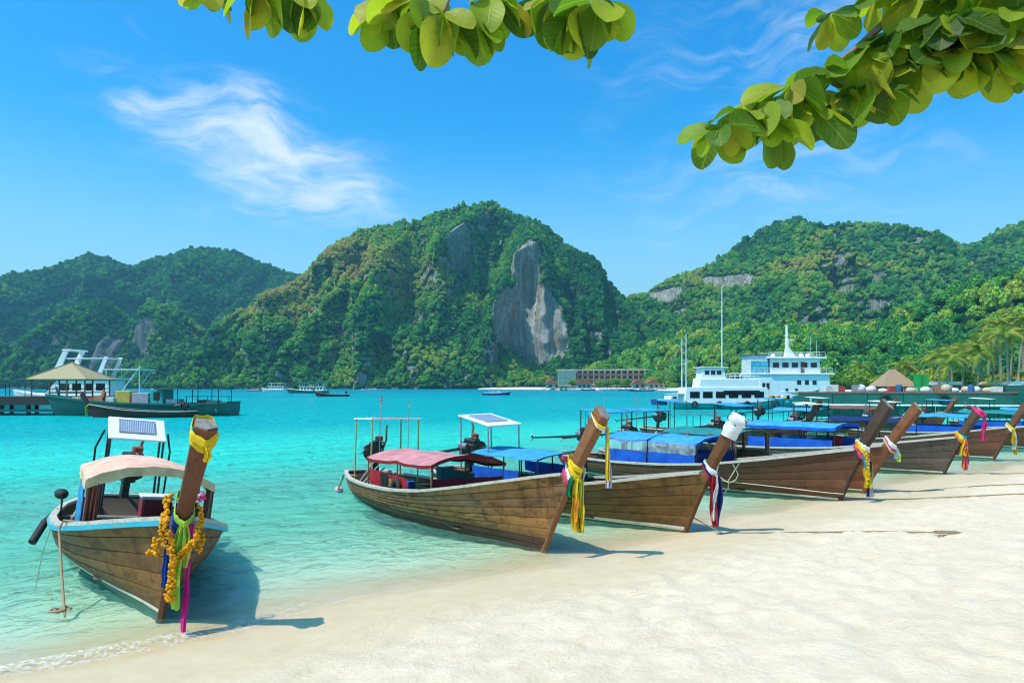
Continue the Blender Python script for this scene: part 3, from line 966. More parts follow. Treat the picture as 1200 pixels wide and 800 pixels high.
m_clear = clear_plastic()
m_solar = solar_mat()
m_steel = plain('worn_steel', (.33, .34, .35), .45, .7, .3, 12)
m_dsteel = plain('oily_steel', (.035, .035, .038), .45, .5, .4, 14, dirt=((.16, .09, .05), .5))
m_rubber = plain('black_rubber', (.018, .018, .020), .75, 0, .3, 9)
m_white = plain('white_paint', (.72, .71, .68), .5, 0, .06, 3, dirt=((.45, .40, .32), .35))
m_rust = plain('rusty_post', (.22, .13, .08), .75, .1, .35, 15)
m_yelp = plain('yellow_post', (.50, .36, .08), .6, 0, .25, 9)
m_rope = plain('pale_rope', (.58, .50, .37), .9, 0, .25, 40)
m_drope = plain('brown_rope', (.33, .23, .13), .9, 0, .25, 40)
m_inner = plain('dark_bilge', (.06, .04, .026), .85, 0, .3, 5)
m_cyan = plain('cyan_rail_paint', (.03, .38, .52), .5, 0, .12, 5, dirt=((.30, .28, .22), .35))
m_rail = plain('bleached_rail', (.50, .45, .38), .75, 0, .22, 8, streak=(.4, 4, 4), dirt=((.20, .14, .09), .5))
m_copper = plain('engine_red', (.36, .06, .04), .5, .1, .3, 10)
CL = {k: cloth('cloth_' + k, v, trans=.12) for k, v in dict(
    red=(.42, .02, .03), pink=(.85, .05, .22), magenta=(.70, .02, .25), yellow=(.85, .55, .02), orange=(.85, .25, .02), lime=(.38, .62, .06), green=(.03, .32, .12),
    blue=(.02, .10, .48), navy=(.012, .03, .14), sky=(.05, .34, .62), white=(.78, .78, .76), cream=(.72, .55, .30), rose=(.62, .26, .28), maroon=(.16, .012, .02),
    tarpblue=(.012, .12, .62), teal=(.02, .25, .26), purple=(.16, .06, .35), brownprint=(.25, .08, .05), black=(.02, .02, .022), marigold=(.90, .38, .01), lilac=(.62, .50, .68), darkred=(.22, .02, .02)).items()}


def smooth_fn(ts, vals, k=31):
    t = np.linspace(0, 1, 401)
    v = np.interp(t, ts, vals)
    ker = np.hanning(k + 2)[1:-1]; ker /= ker.sum()
    v2 = np.convolve(np.pad(v, k // 2, 'reflect', reflect_type='odd'), ker, 'valid')
    return lambda x: float(np.interp(x, t, v2))


BEAM_F = smooth_fn([0, .08, .2, .4, .58, .72, .84, .93, 1], [.40, .66, .88, 1.0, .98, .86, .62, .32, .05])
SHEER_F = smooth_fn([0, .1, .3, .5, .65, .8, .9, 1], [.66, .62, .62, .70, .83, 1.08, 1.30, 1.56])
KEEL_F = smooth_fn([0, .12, .3, .8, 1], [-.02, -.22, -.32, -.34, -.30])
STEM = ([-.36, 0.0, .75, 1.6, 2.78], [-.30, 0.0, .33, .78, 1.55])


class Hull:
    def __init__(s, L, B, k=1.0, rake=1.0, post=2.78, bowh=1.0):
        s.L, s.B, s.k, s.rake, s.post, s.bowh = L, B, k, rake, post, bowh
    def g(s, t):
        return SHEER_F(t) * s.k * (1 + (s.bowh - 1) * max(0, t - .5) * 2)
    def stemx(s, z):
        return float(np.interp(z / s.k, *STEM)) * s.k * s.rake
    def pt(s, t, z, side, off=0.0):
        g, k = s.g(t), KEEL_F(t) * s.k
        q = min(max((z - k) / (g - k), 0), 1)
        wb = min(max((t - .5) / .5, 0), 1)
        w = (1 - wb) * (1 - (1 - q) ** 2.4) ** .62 + wb * (.06 + .94 * q ** .85)
        b = s.B / 2 * BEAM_F(t)
        e = t ** 7
        x = -s.L * (1 - t) + s.stemx(z) * e
        if t < .12:
            x += (q - .6) * -.35 * (1 - t / .12)
        return Vector((x, side * (b * w + off), z - off * .35))
    def band(s, t, j, bounds):
        """height of plank boundary j at station t"""
        g, k = s.g(t) - .01, KEEL_F(t) * s.k
        zs = [k] + [max(k + .02 * (i + 1), b * s.k) for i, b in enumerate(bounds[0])]
        n = bounds[1]
        zs = [min(z, g - .05 * n) for z in zs]
        top = zs[-1]
        zs += [top + (g - top) * (i + 1) / n for i in range(n)]
        return zs[j]


def make_hull(root, H, mats, bounds=((.10, .17), 5), strakes=True, st=20, rail=m_rail, rub=None, floor=m_inner, deck=None):
    """mats: list, one material for each plank row from the keel up"""
    ts = [0, .03, .07, .12, .18, .26, .34, .42, .5, .57, .64, .70, .76, .81, .86, .90, .94, .97, .985, 1.0]
    nb = len(bounds[0]) + 1 + bounds[1]
    rows = []
    for t in ts:
        g, k = H.g(t), KEEL_F(t) * H.k
        zz = [g - .015 - (g - .015 - k) * i / 7 for i in range(8)]
        sec = [H.pt(t, z, 1, -.022) for z in zz]
        sec += [Vector((p.x, -p.y, p.z)) for p in reversed(sec)]
        rows.append(sec)
    hb = MB()
    hb.loft(rows, closed=False, cap=False)
    k0 = 0
    n = len(rows[0])
    hb.f.append(tuple(range(n)))
    hull = hb.build('hull', m_inner, root, smooth=50)
    for j in range(nb - 1):
        for side in (1, -1):
            rings = []
            for t in ts:
                z0, z1 = H.band(t, j, bounds), H.band(t, j + 1, bounds)
                gap = min(.006, (z1 - z0) * .2)
                z0, z1 = z0 + (gap if j else 0), z1 - gap
                zm = (z0 + z1) / 2
                rings.append([H.pt(t, z0, side, .004), H.pt(t, zm, side, .014), H.pt(t, z1, side, .006), H.pt(t, z1, side, -.03), H.pt(t, z0, side, -.03)])
            MB().loft(rings).build('plank', mats[min(j, len(mats) - 1)], hull, smooth=55)
    # rails along the top of the sides
    for side in (1, -1):
        rings = []
        for t in ts[:-1]:
            p = H.pt(t, H.g(t), side)
            rings.append([p + Vector((0, side * .05, -.02)), p + Vector((0, side * .05, .04)), p + Vector((0, -side * .07, .045)), p + Vector((0, -side * .07, -.015))])
        MB().loft(rings).build('gunwale', rail, root, smooth=30)
        if rub:
            rings = []
            for t in ts[:-1]:
                p = H.pt(t, H.g(t) - .05, side)
                rings.append([p + Vector((0, side * .075, -.045)), p + Vector((0, side * .085, .025)), p + Vector((0, 0, .027)), p + Vector((0, 0, -.045))])
            MB().loft(rings).build('rub_rail', rub, root, smooth=30)
    # transom rail, floor boards, thwarts and foredeck
    a, b = H.pt(0, H.g(0), 1), H.pt(0, H.g(0), -1)
    MB().box((a.x - .01, 0, a.z + .012), (.10, abs(a.y) * 2 + .1, .055)).build('stern_rail', rail, root, bevel=.008)
    fz = .10
    wbm = deck or wood('deck_boards', (.10, .07, .045), (.30, .23, .16), .5)
    for i in range(4):
        y = (-.33 + .22 * i) * H.B / 2.5
        MB().box((-H.L * .52, y * 1.6, fz), (H.L * .55, .30 * H.B / 2.5, .03)).build('floor_board', wbm, root)
    for q in (.24, .42, .58, .70):
        p = H.pt(q, H.g(q) - .16, 1)
        MB().box((p.x, 0, H.g(q) - .16), (.26, abs(p.y) * 2 - .06, .04)).build('thwart', wbm, root, bevel=.006)
    rows = []
    for t in (.76, .82, .88, .93, .97):
        z = H.g(t) - .10
        p = H.pt(t, z, 1, -.02)
        rows.append([(p.x, p.y, z), (p.x, p.y * .5, z + .03), (p.x, 0, z + .04), (p.x, -p.y * .5, z + .03), (p.x, -p.y, z)])
    MB().sheet(rows, .03).build('foredeck', wbm, root, smooth=40)
    return hull


def stem_point(H, z):
    return Vector((H.stemx(z), 0, z))


def make_post(root, H, mat, capm, w=(.05, .12, .20), d=(.14, .30, .44)):
    """the tall raked stem: narrow at the foot, broad at the top, its front brought to an edge"""
    zs = [-.34, 0, .4, .8, 1.2, 1.6, 2.0, 2.4, H.post / H.k]
    rings = []
    for z in zs:
        z *= H.k
        f = min(max((z + .34) / (H.post + .34), 0), 1)
        ww = float(np.interp(f, [0, .55, 1], w)) * H.k
        dd = float(np.interp(f, [0, .55, 1], d)) * H.k
        c = stem_point(H, z)
        ax = (stem_point(H, z + .05) - stem_point(H, z - .05)).normalized()
        fw = Vector((ax.z, 0, -ax.x))
        tilt = 0.35 if z >= H.post - .01 else 1.0
        c = c - fw * dd * .30
        ring = [c + fw * dd * .5, c + fw * dd * .22 + Vector((0, ww, 0)), c - fw * dd * .5 + Vector((0, ww * .72, 0)), c - fw * dd * .5 - Vector((0, ww * .72, 0)), c + fw * dd * .22 - Vector((0, ww, 0))]
        if tilt < 1:
            ring = [p + ax * ((p - c).dot(fw) * -.30) for p in ring]
        rings.append(ring)
    post = MB().loft(rings).build('stem_post', mat, root, bevel=.012)
    top = rings[-1]
    cc = sum(top, Vector()) / 5
    up = (top[1] - top[0]).cross(top[2] - top[0]).normalized()
    if up.z < 0: up = -up
    r1 = [cc + (p - cc) * .90 + up * .003 for p in top]
    r2 = [cc + (p - cc) * .86 + up * .015 for p in top]
    MB().loft([r1, r2]).build('end_grain', capm, post)
    return post


def make_engine(root, x, y=0.0, z=1.25, yaw=0.0, tail=3.2, drop=.65, red=True, s=1.0):
    """car engine on a pivot at the stern with its long propeller shaft"""
    e = MB()
    e.box((0, 0, 0), (.62 * s, .36 * s, .40 * s)).box((.05 * s, 0, .26 * s), (.48 * s, .26 * s, .14 * s)).box((0, 0, -.26 * s), (.42 * s, .28 * s, .14 * s))
    m = Matrix.Translation((x, y, z)) @ Matrix.Rotation(yaw, 4, 'Z') @ Matrix.Rotation(R(6), 4, 'Y')
    def put(mb): mb.v = [tuple(m @ Vector(p)) for p in mb.v]; return mb
    eng = put(e).build('engine', m_dsteel, root, bevel=.03)
    put(MB().lathe([(.02, -.02), (.27 * s, -.02), (.27 * s, .02), (.02, .02)], (.40 * s, 0, .05 * s), 14, 'x')).build('flywheel', m_dsteel, eng, smooth=30)
    put(MB().lathe([(.02, -.06), (.12 * s, -.06), (.12 * s, .06), (.02, .06)], (.05 * s, .12 * s, .42 * s), 12, 'z')).build('air_filter', m_copper if red else m_steel, eng, smooth=30)
    put(MB().lathe([(.02, -.15), (.09 * s, -.15), (.09 * s, .15), (.02, .15)], (-.05 * s, -.26 * s, .12 * s), 10, 'x')).build('alternator', m_steel, eng, smooth=30)
    put(MB().tube([(-.1, .2 * s, .1 * s), (-.2, .27 * s, .35 * s), (-.18, .28 * s, .62 * s), (-.25, .28 * s, .78 * s)], .035 * s, 7)).build('exhaust_pipe', m_rust, eng, smooth=40)
    put(MB().tube([(.3 * s, .18 * s, .2 * s), (.1, .23 * s, .33 * s), (-.2 * s, .2 * s, .24 * s)], .02, 6)).build('hose', m_rubber, eng, smooth=40)
    put(MB().tube([(.35 * s, -.1 * s, .1 * s), (.75 * s, -.1 * s, .22 * s), (1.15 * s, -.1 * s, .16 * s)], .018, 6)).build('tiller', m_steel, eng, smooth=40)
    put(MB().box((0, 0, -.5 * s), (.16, .16, .42))).build('pivot_post', m_dsteel, eng, bevel=.01)
    sh = put(MB().tube([(-.3 * s, 0, -.02), (-.6, 0, -.10), (-tail, 0, -drop)], [.075 * s, .05, .032], 8)).build('propeller_shaft', m_dsteel, eng, smooth=40)
    pr = MB()
    for k in range(3):
        a = 2 * math.pi * k / 3
        c = Vector((-tail, .09 * math.cos(a), -drop + .09 * math.sin(a)))
        pr.box(c, (.03, .07, .16), (a - math.pi / 2, .5, 0))
    put(pr).build('propeller', m_steel, sh)
    return eng


def canopy(root, x0, x1, w, z, crown, mat, postm=m_rust, val=None, valh=.14, base_z=.5, nposts=3, arch=2.0, tilt=0.0, edge=None, sag=.045, wy=0):
    """cloth roof on posts: x0 aft, x1 forward, half-width w, eaves at z"""
    g = random.Random(int(abs(x0) * 100))
    rows = []
    nx, ny = 9, 11
    for i in range(nx):
        f = i / (nx - 1)
        x = x0 + (x1 - x0) * f
        row = []
        for j in range(ny):
            q = -1 + 2 * j / (ny - 1)
            zz = z + crown * (1 - abs(q) ** arch) + tilt * (f - .5) - sag * abs(math.sin(math.pi * f * (nposts - 1))) + g.uniform(-.014, .014)
            row.append((x, wy + w * q, zz))
        rows.append(row)
    can = MB().sheet(rows, .018).build('canopy', mat, root, smooth=60)
    if val:
        for sd in (0, ny - 1):
            r = [[rows[i][sd] for i in range(nx)], [(rows[i][sd][0], rows[i][sd][1] * 1.01, rows[i][sd][2] - valh * g.uniform(.85, 1.1)) for i in range(nx)]]
            MB().sheet(r).build('valance', val, can, smooth=60)
        for ed in (0, nx - 1):
            ex = .012 if ed else -.012
            r = [[(p[0] + ex, p[1], p[2]) for p in rows[ed]], [(p[0] + ex, p[1], p[2] - valh * g.uniform(.85, 1.1)) for p in rows[ed]]]
            MB().sheet(r).build('valance', val, can, smooth=60)
    for i in range(nposts):
        f = i / (nposts - 1)
        x = x0 + .04 + (x1 - x0 - .08) * f
        for sd in (-1, 1):
            MB().tube([(x, wy + sd * w * .96, base_z), (x, wy + sd * w * .96, z + tilt * (f - .5) + .01)], .022, 6).build('canopy_post', postm, root, smooth=40)
        n = 7
        MB().tube([(x, wy + w * .96 * q, z + crown * (1 - abs(q) ** arch) + tilt * (f - .5) - .03) for q in (-1 + 2 * k / (n - 1) for k in range(n))], .018, 6).build('canopy_hoop', postm, can, smooth=40)
    return can


def curtain(root, p0, p1, z0, z1, mat, name='curtain', wav=.02, n=12, post=None):
    """hanging cloth from p0 to p1 (x, y), with folds"""
    g = random.Random(int(abs(p0[0] * 77 + p1[1] * 31)))
    dx, dy = p1[0] - p0[0], p1[1] - p0[1]
    ln = math.hypot(dx, dy) or 1
    nx, ny = -dy / ln, dx / ln
    rows = []
    for k in range(4):
        f = k / 3
        row = []
        for i in range(n):
            u = i / (n - 1)
            o = wav * math.sin(i * 1.9 + f) * (0.4 + .6 * f) + g.uniform(-.3, .3) * wav
            row.append((p0[0] + dx * u + nx * o, p0[1] + dy * u + ny * o, z1 + (z0 - z1) * f + (g.uniform(-.02, .02) if k == 3 else -.02 * abs(math.sin(u * math.pi * 3)))))
        rows.append(row)
    return MB().sheet(rows).build(name, mat, root, smooth=70)


def stern_roof(root, x, z, lx, ly, panel=True, tilt=0.0, postm=m_steel, mat=None, base_z=.55, lean=0.0, y=0.0):
    mat = mat or m_white
    m = Matrix.Translation((x, y, z)) @ Matrix.Rotation(tilt, 4, 'Y')
    b = MB().box((0, 0, 0), (lx, ly, .045))
    b.v = [tuple(m @ Vector(p)) for p in b.v]
    rf = b.build('stern_roof', mat, root, bevel=.012)
    if panel:
        b = MB().box((-.05 * lx, 0, .037), (lx * .55, ly * .62, .026))
        b.v = [tuple(m @ Vector(p)) for p in b.v]
        b.build('solar_panel', m_solar, rf)
        b = MB()
        for yy in (-1, 1): b.box((-.05 * lx, yy * ly * .31, .036), (lx * .57, .02, .034))
        for xx in (-1, 1): b.box((-.05 * lx + xx * lx * .285, 0, .036), (.02, ly * .64, .034))
        b.v = [tuple(m @ Vector(p)) for p in b.v]
        b.build('panel_frame', m_steel, rf)
    for sx in (-1, 1):
        for sy in (-1, 1):
            t = m @ Vector((sx * lx * .44, sy * ly * .46, -.02))
            MB().tube([(t.x + lean * sx, t.y * 1.02, base_z), tuple(t)], .024, 6).build('roof_post', postm, root, smooth=40)
    return rf


def flag_pole(root, x, y, z0, z1, cols, fs=.28):
    p = MB().tube([(x, y, z0), (x, y, z1)], .012, 5).build('flag_pole', m_steel, root, smooth=40)
    n = len(cols)
    h = fs * .66
    for i, c in enumerate(cols):
        rows = []
        for k in range(2):
            zz = z1 - h * (i + k) / n
            rows.append([(x - fs * q * .5, y + fs * q * .5 + .02 * math.sin(q * 6), zz - .10 * q) for q in (0, .25, .5, .75, 1)])
        MB().sheet(rows).build('flag', CL[c], p, smooth=70)


def tyre(root, c, r=.27, axis='y', name='tyre'):
    prof = []
    m = MB()
    rings = []
    for k in range(16):
        a = 2 * math.pi * k / 16
        ring = []
        for j in range(7):
            b = 2 * math.pi * j / 7
            rr = r + r * .34 * math.cos(b)
            h = r * .34 * math.sin(b)
            p = {'y': (rr * math.cos(a), h, rr * math.sin(a)), 'x': (h, rr * math.cos(a), rr * math.sin(a)), 'z': (rr * math.cos(a), rr * math.sin(a), h)}[axis]
            ring.append((p[0] + c[0], p[1] + c[1], p[2] + c[2]))
        rings.append(ring)
    rings.append(rings[0])
    m.loft(rings, True, False)
    return m.build(name, m_rubber, root, smooth=60)


# ------------------------------------------------------------------ garlands of cloth and flowers on the stems
def post_section(H, z, wf, df, grow=0.0):
    """points round the stem at height z"""
    f = min(max((z + .34) / (H.post + .34), 0), 1)
    ww = float(np.interp(f, [0, .55, 1], wf)) * H.k + grow
    dd = float(np.interp(f, [0, .55, 1], df)) * H.k + grow * 2
    c = stem_point(H, z)
    ax = (stem_point(H, z + .05) - stem_point(H, z - .05)).normalized()
    fw = Vector((ax.z, 0, -ax.x))
    c = c - fw * (dd - grow * 2) * .30
    return c, fw, ww, dd


def garland(boat, H, label, z, wraps, ribbons, flowers=(), extra=None, wf=(.05, .12, .20), df=(.14, .30, .44), group='garlands tied round the prows'):
    c0, fw, ww, dd = post_section(H, z, wf, df)
    M = boat.matrix_basis.copy()
    t = thing('prow_garland', label, 'garland', tuple(M @ c0), 0, group)
    t.rotation_euler = boat.rotation_euler
    def L(p): return Vector(p) - c0
    g = random.Random(int(z * 1000 + len(wraps) * 7 + len(ribbons)))
    for i, (col, dz, rad, tl) in enumerate(wraps):
        c, f2, w2, d2 = post_section(H, z + dz, wf, df)
        poly = [(d2 * .5, 0), (d2 * .22, w2), (-d2 * .5, w2 * .72), (-d2 * .5, -w2 * .72), (d2 * .22, -w2)]
        rings = []
        nk = 26
        hh = rad * 1.7
        for k in range(nk):
            a = 2 * math.pi * k / nk
            ca, sa = math.cos(a), math.sin(a)
            rr_p = 9.0
            for (x0, y0), (x1, y1) in zip(poly, poly[1:] + poly[:1]):
                dt = (x1 - x0) * sa - (y1 - y0) * ca
                if abs(dt) > 1e-9:
                    s_ = ((y0 * ca - x0 * sa)) / dt
                    if -1e-6 <= s_ <= 1 + 1e-6:
                        qx, qy = x0 + (x1 - x0) * s_, y0 + (y1 - y0) * s_
                        if qx * ca + qy * sa > 0: rr_p = min(rr_p, math.hypot(qx, qy))
            o = (f2 * ca + Vector((0, sa, 0))) * (rr_p + .010 + .3 * rad)
            od = o.normalized()
            q = c + o + Vector((0, 0, tl * math.cos(a) + g.uniform(-.008, .008)))
            th = rad * .42 * g.uniform(.6, 1.4)
            h1 = hh * g.uniform(.75, 1.15)
            rings.append([L(q + od * u * th + Vector((0, 0, v * h1))) for u, v in ((0, -1), (1.1, -.62), (.45, -.15), (1.2, .3), (.7, .7), (0, 1), (-.4, 0))])
        rings.append(rings[0])
        MB().loft(rings, True, False).build('cloth_wrap', CL[col], t, smooth=75)
    for (col, dx, dy, ln, wd) in ribbons:
        c = c0 + fw * (dd * .5 + .03 + dx) + Vector((0, dy, 0))
        rows = []
        n = 9
        wob = g.uniform(0, 6)
        yaw = g.uniform(-.8, .8)
        for k in range(n):
            q = k / (n - 1)
            sway = Vector((.03 * math.sin(q * 4 + wob), .03 * math.sin(q * 3 + wob * 2), 0))
            o = L(c) + sway + Vector((0, 0, -ln * q))
            w = wd * 1.3 * (.5 + .5 * min(1, q * 3)) * (1 - .3 * abs(math.sin(q * 5 + wob))) * g.uniform(.85, 1.12)
            s = Vector((math.sin(yaw + q * 1.2), math.cos(yaw + q * 1.2), 0)) * w * .5
            fo = Vector((s.y, -s.x, 0)) * .5
            o = o + Vector((g.uniform(-.008, .008), g.uniform(-.008, .008), g.uniform(-.02, .02) if k == n - 1 else 0))
            rows.append([o - s + Vector((0, 0, g.uniform(-.03, .03) if k == n - 1 else 0)), o - s * .6 - fo * .8, o - s * .2 + fo, o + s * .25 - fo * .9, o + s * .65 + fo * .6, o + s])
        MB().sheet(rows).build('ribbon', CL[col], t, smooth=70)
    for (col, pts, br) in flowers:
        P = [Vector(p) for p in pts]
        ln = [0]
        for a, b in zip(P, P[1:]): ln.append(ln[-1] + (b - a).length)
        br *= .62
        n = max(4, int(ln[-1] / (br * .95)))
        mb = MB()
        for k in range(n + 1):
            d = ln[-1] * k / n
            j = max(i for i in range(len(ln)) if ln[i] <= d + 1e-9)
            j = min(j, len(P) - 2)
            q = (d - ln[j]) / max(ln[j + 1] - ln[j], 1e-6)
            p = P[j].lerp(P[j + 1], q)
            for rep in range(3):
                mb.ball(L(c0 + p) + Vector((g.uniform(-1, 1), g.uniform(-1, 1), g.uniform(-1, 1))) * br * 1.0, br * g.uniform(.7, 1.15), 5, 3, (g.uniform(.8, 1.2), g.uniform(.8, 1.2), g.uniform(.7, 1.0)))
        o = mb.build('flower_string', CL[col], t, smooth=70)
        o['kind'] = 'stuff'
    return t


def boat_root(name, label, base, d, heel=0.0, pitch=0.0, group='longtail boats pulled up to the beach'):
    t = thing(name, label, 'boat', (base[0], base[1], 0), math.atan2(d[1], d[0]), group)
    t.rotation_euler = (heel, pitch, math.atan2(d[1], d[0]))
    return t


def rope(name, label, pts, r=.014, mat=None, group=None):
    o = MB().tube(pts, r, 6).build(name, mat or m_rope, smooth=60)
    tag(o, label, 'rope', group)
    return o


def sag(a, b, s, n=10):
    a, b = Vector(a), Vector(b)
    return [a.lerp(b, k / n) - Vector((0, 0, s * math.sin(math.pi * k / n))) for k in range(n + 1)]
# ------------------------------------------------------------------ the longtail boats on the beach
WD = {
    'a': wood('golden_hull', (.14, .048, .007), (.42, .18, .026), .08, stain=.7),
    'apost': wood('red_brown_post', (.11, .030, .010), (.24, .080, .025), .05, stain=.35, along=(5, 5, .35)),
    'b': wood('weathered_hull', (.18, .062, .017), (.53, .25, .066), .22, stain=.8),
    'bpost': wood('orange_brown_post', (.15, .050, .016), (.34, .135, .045), .1, stain=.3, along=(5, 5, .35)),
    'bbot': wood('red_brown_bottom', (.06, .020, .012), (.15, .055, .03), .1),
    'c': wood('mustard_hull', (.13, .055, .011), (.35, .172, .035), .08, stain=.6),
    'd': wood('chestnut_hull', (.09, .034, .015), (.23, .092, .038), .12, stain=.35),
    'dpost': wood('dark_post', (.050, .026, .014), (.13, .072, .040), .3, along=(5, 5, .35)),
    'e': wood('orange_hull', (.16, .050, .016), (.36, .125, .045), .1, stain=.35),
    'f': wood('grey_brown_hull', (.085, .058, .040), (.22, .160, .115), .45, stain=.4),
    'g': wood('red_hull', (.12, .040, .020), (.27, .105, .055), .15, stain=.35),
    'cab': wood('cabin_wood', (.18, .065, .025), (.42, .19, .08), .1),
}
m_endg = wood('weathered_end_grain', (.16, .13, .11), (.42, .38, .34), .6)
m_stripe = plain('pale_waterline_paint', (.62, .58, .46), .6, 0, .15, 6, dirt=((.30, .24, .15), .5))
m_anti = plain('green_bottom_paint', (.04, .13, .10), .7, 0, .3, 5, dirt=((.10, .09, .05), .5))
m_greenin = plain('green_inner_paint', (.02, .24, .13), .6, 0, .2, 5)
m_wrapw = cloth('white_plastic_wrap', (.72, .72, .72), .12)


def side_pt(H, t, dz=0, side=-1, off=.03):
    p = H.pt(t, H.g(t) + dz, side, off)
    return p


def W_(boat, p):
    return boat.matrix_basis @ Vector(p)


# --- boat with the marigold garland, alone on the left
HA = Hull(8.4, 2.8, 1.0, rake=1.10, post=2.82, bowh=.98)
A = boat_root('longtail_boat', 'wooden longtail boat with bright cyan rail, cream arched canopy and marigold garland', (-4.98, 10.3), (.535, -.845), heel=R(-6.5))
make_hull(A, HA, [m_anti, m_stripe] + [WD['a']] * 6, ((.06, .125), 5), rub=m_cyan, rail=m_rail, deck=wood('grey_deck', (.16, .13, .10), (.42, .37, .30), .6))
make_post(A, HA, WD['apost'], m_endg, w=(.045, .095, .145), d=(.14, .27, .37))
canopy(A, -5.3, -2.7, 1.02, 1.64, .25, cloth('faded_pink_canvas', (.78, .46, .34)), m_rust, CL['cream'], .17, base_z=.5, nposts=3, arch=2.2)
curtain(A, (-4.6, -1.0), (-3.9, -1.0), .60, 1.62, CL['sky'], wav=.05)
curtain(A, (-2.74, -1.0), (-2.70, -.80), .62, 1.60, CL['brownprint'], wav=.05)
curtain(A, (-3.0, -1.02), (-2.76, -1.02), .60, 1.40, CL['blue'], wav=.03, n=6)
curtain(A, (-3.3, 1.0), (-2.7, .98), .66, 1.60, CL['brownprint'], wav=.06)
curtain(A, (-5.25, .98), (-4.55, .98), .62, 1.60, CL['brownprint'], wav=.06)
curtain(A, (-4.5, 1.0), (-3.5, 1.0), .62, 1.1, CL['navy'], wav=.03)
stern_roof(A, -6.5, 2.36, .85, 1.12, True, R(30), m_dsteel, base_z=.55)
MB().tube([(-6.9, -.72, .55), (-6.75, -.74, 1.9), (-6.5, -.62, 2.30)], .022, 6).build('roof_hoop', m_dsteel, A, smooth=40)
MB().tube([(-6.9, .72, .55), (-6.75, .74, 1.9), (-6.5, .62, 2.30)], .022, 6).build('roof_hoop', m_dsteel, A, smooth=40)
make_engine(A, -7.4, 0, 1.45, R(14), 3.0, .75)
MB().box((-5.5, .42, .70), (.7, .55, .62)).build('cool_box', plain('maroon_box', (.30, .03, .04), .5), A, bevel=.03)
MB().box((-5.5, .42, 1.03), (.75, .60, .05)).build('cool_box_lid', m_white, A, bevel=.015)
for k, (x, y) in enumerate(((-3.4, -.5), (-5.0, -.35), (-4.7, .55))):
    MB().tube([(x + .3 * math.cos(a) * (1 - a * .02), y + .26 * math.sin(a) * (1 - a * .02), .16 + a * .006) for a in (q * .5 for q in range(36))], .022, 5).build('coiled_rope', m_drope, A, smooth=60)
MB().ball((-5.6, -1.28, 1.02), .13, 10, 7, (1.5, 1, .8)).build('fender_ball', m_rubber, A, smooth=60)
MB().tube([(-5.6, -1.25, .6), (-5.6, -1.26, 1.0)], .02, 5).build('fender_stick', m_dsteel, A)
MB().tube([(-6.0, -1.28, .62), (-5.75, -1.50, .42), (-5.4, -1.66, .10)], .075, 8).build('fender_tube', m_rubber, A, smooth=50)
for k in range(4):
    MB().tube([(-5.0 + k * .35, -1.08 - .05 * k, .58), (-5.3 + k * .35, -.9, 1.0 - .1 * k)], .028, 6).build('stanchion', m_dsteel, A, smooth=40)
wfA, dfA = (.045, .095, .145), (.14, .27, .37)
gA = garland(A, HA, 'large marigold garland with lime sash and crimson streamer on the red-brown prow', 1.52,
             [('blue', -.02, .045, -.02), ('navy', -.08, .035, -.06), ('purple', -.05, .03, .02), ('lime', .10, .03, -.10), ('pink', -.12, .025, -.08)],
             [('lime', .02, .0, 1.10, .17), ('lime', .01, .05, .55, .12), ('magenta', -.02, .13, 1.45, .14), ('blue', -.05, -.16, .85, .09)],
             [('marigold', [(0.09, -0.252, .05), (0.18, -0.266, -.15), (0.216, -0.2, -.36), (0.234, -0.074, -.50), (0.252, 0.037, -.40), (0.216, 0.163, -.28), (0.144, 0.222, -.05), (0.054, 0.192, .14)], .042),
              ('marigold', [(0.108, -0.222, .06), (0.216, -0.222, -.12), (0.243, -0.148, -.30), (0.252, -0.074, -.60), (0.252, -0.0592, -.95)], .046),
              ('marigold', [(0.252, -0.104, -.55), (0.252, -0.0962, -1.02)], .04),
              ('marigold', [(0.18, 0.178, -.05), (0.216, 0.163, -.25), (0.216, 0.0888, -.42), (0.225, 0.0148, -.52)], .042),
              ('marigold', [(0.09, -0.296, -.30), (0.108, -0.311, -.46)], .05), ('marigold', [(0.09, -0.355, -.46), (0.126, -0.296, -.48), (0.108, -0.252, -.46)], .048),
              ('marigold', [(0.054, 0.252, -.25), (0.072, 0.266, -.42), (0.09, 0.222, -.44)], .045),
              ('marigold', [(-0.036, -0.178, .26), (-0.018, -0.222, .20), (-0.045, -0.2, .12)], .06),
              ('pink', [(-0.054, 0.2, .26), (-0.036, 0.237, .22)], .05), ('lilac', [(-0.072, 0.222, .32), (-0.018, 0.192, .2)], .045),
              ('marigold', [(0.234, -0.118, -1.02), (0.27, -0.0592, -1.05), (0.234, -0.0148, -1.02)], .045)], wf=wfA, df=dfA, group=None)
topw = garland(A, HA, 'yellow cloth knotted round the very top of the red-brown prow', 2.66,
               [('yellow', .02, .035, -.03), ('yellow', -.04, .022, -.06)], [('yellow', .0, .02, .22, .08)], wf=wfA, df=dfA, group=None)
p0 = side_pt(HA, .72, .05)
a = W_(A, p0)
rope('mooring_rope', 'brown rope running from the cyan rail of the boat with marigold garland into the shallows', [W_(A, p0 + Vector((.1, .2, .02))), W_(A, p0 + Vector((0, -.05, .03)))] + sag(W_(A, p0 + Vector((0, -.10, -.10))), gp(76, 722, -.03), .10), .020, m_drope)
b = gp(75, 714, .02)
rope('rope_knot', 'frayed knot of rope floating beside the boat with marigold garland', [(b[0] + .10 * math.cos(q * .8) - .004 * q, b[1] + .08 * math.sin(q * .8) - .008 * q, .03 + .010 * (q % 3)) for q in range(18)], .018, m_drope)
p1 = side_pt(HA, .55, -.05)
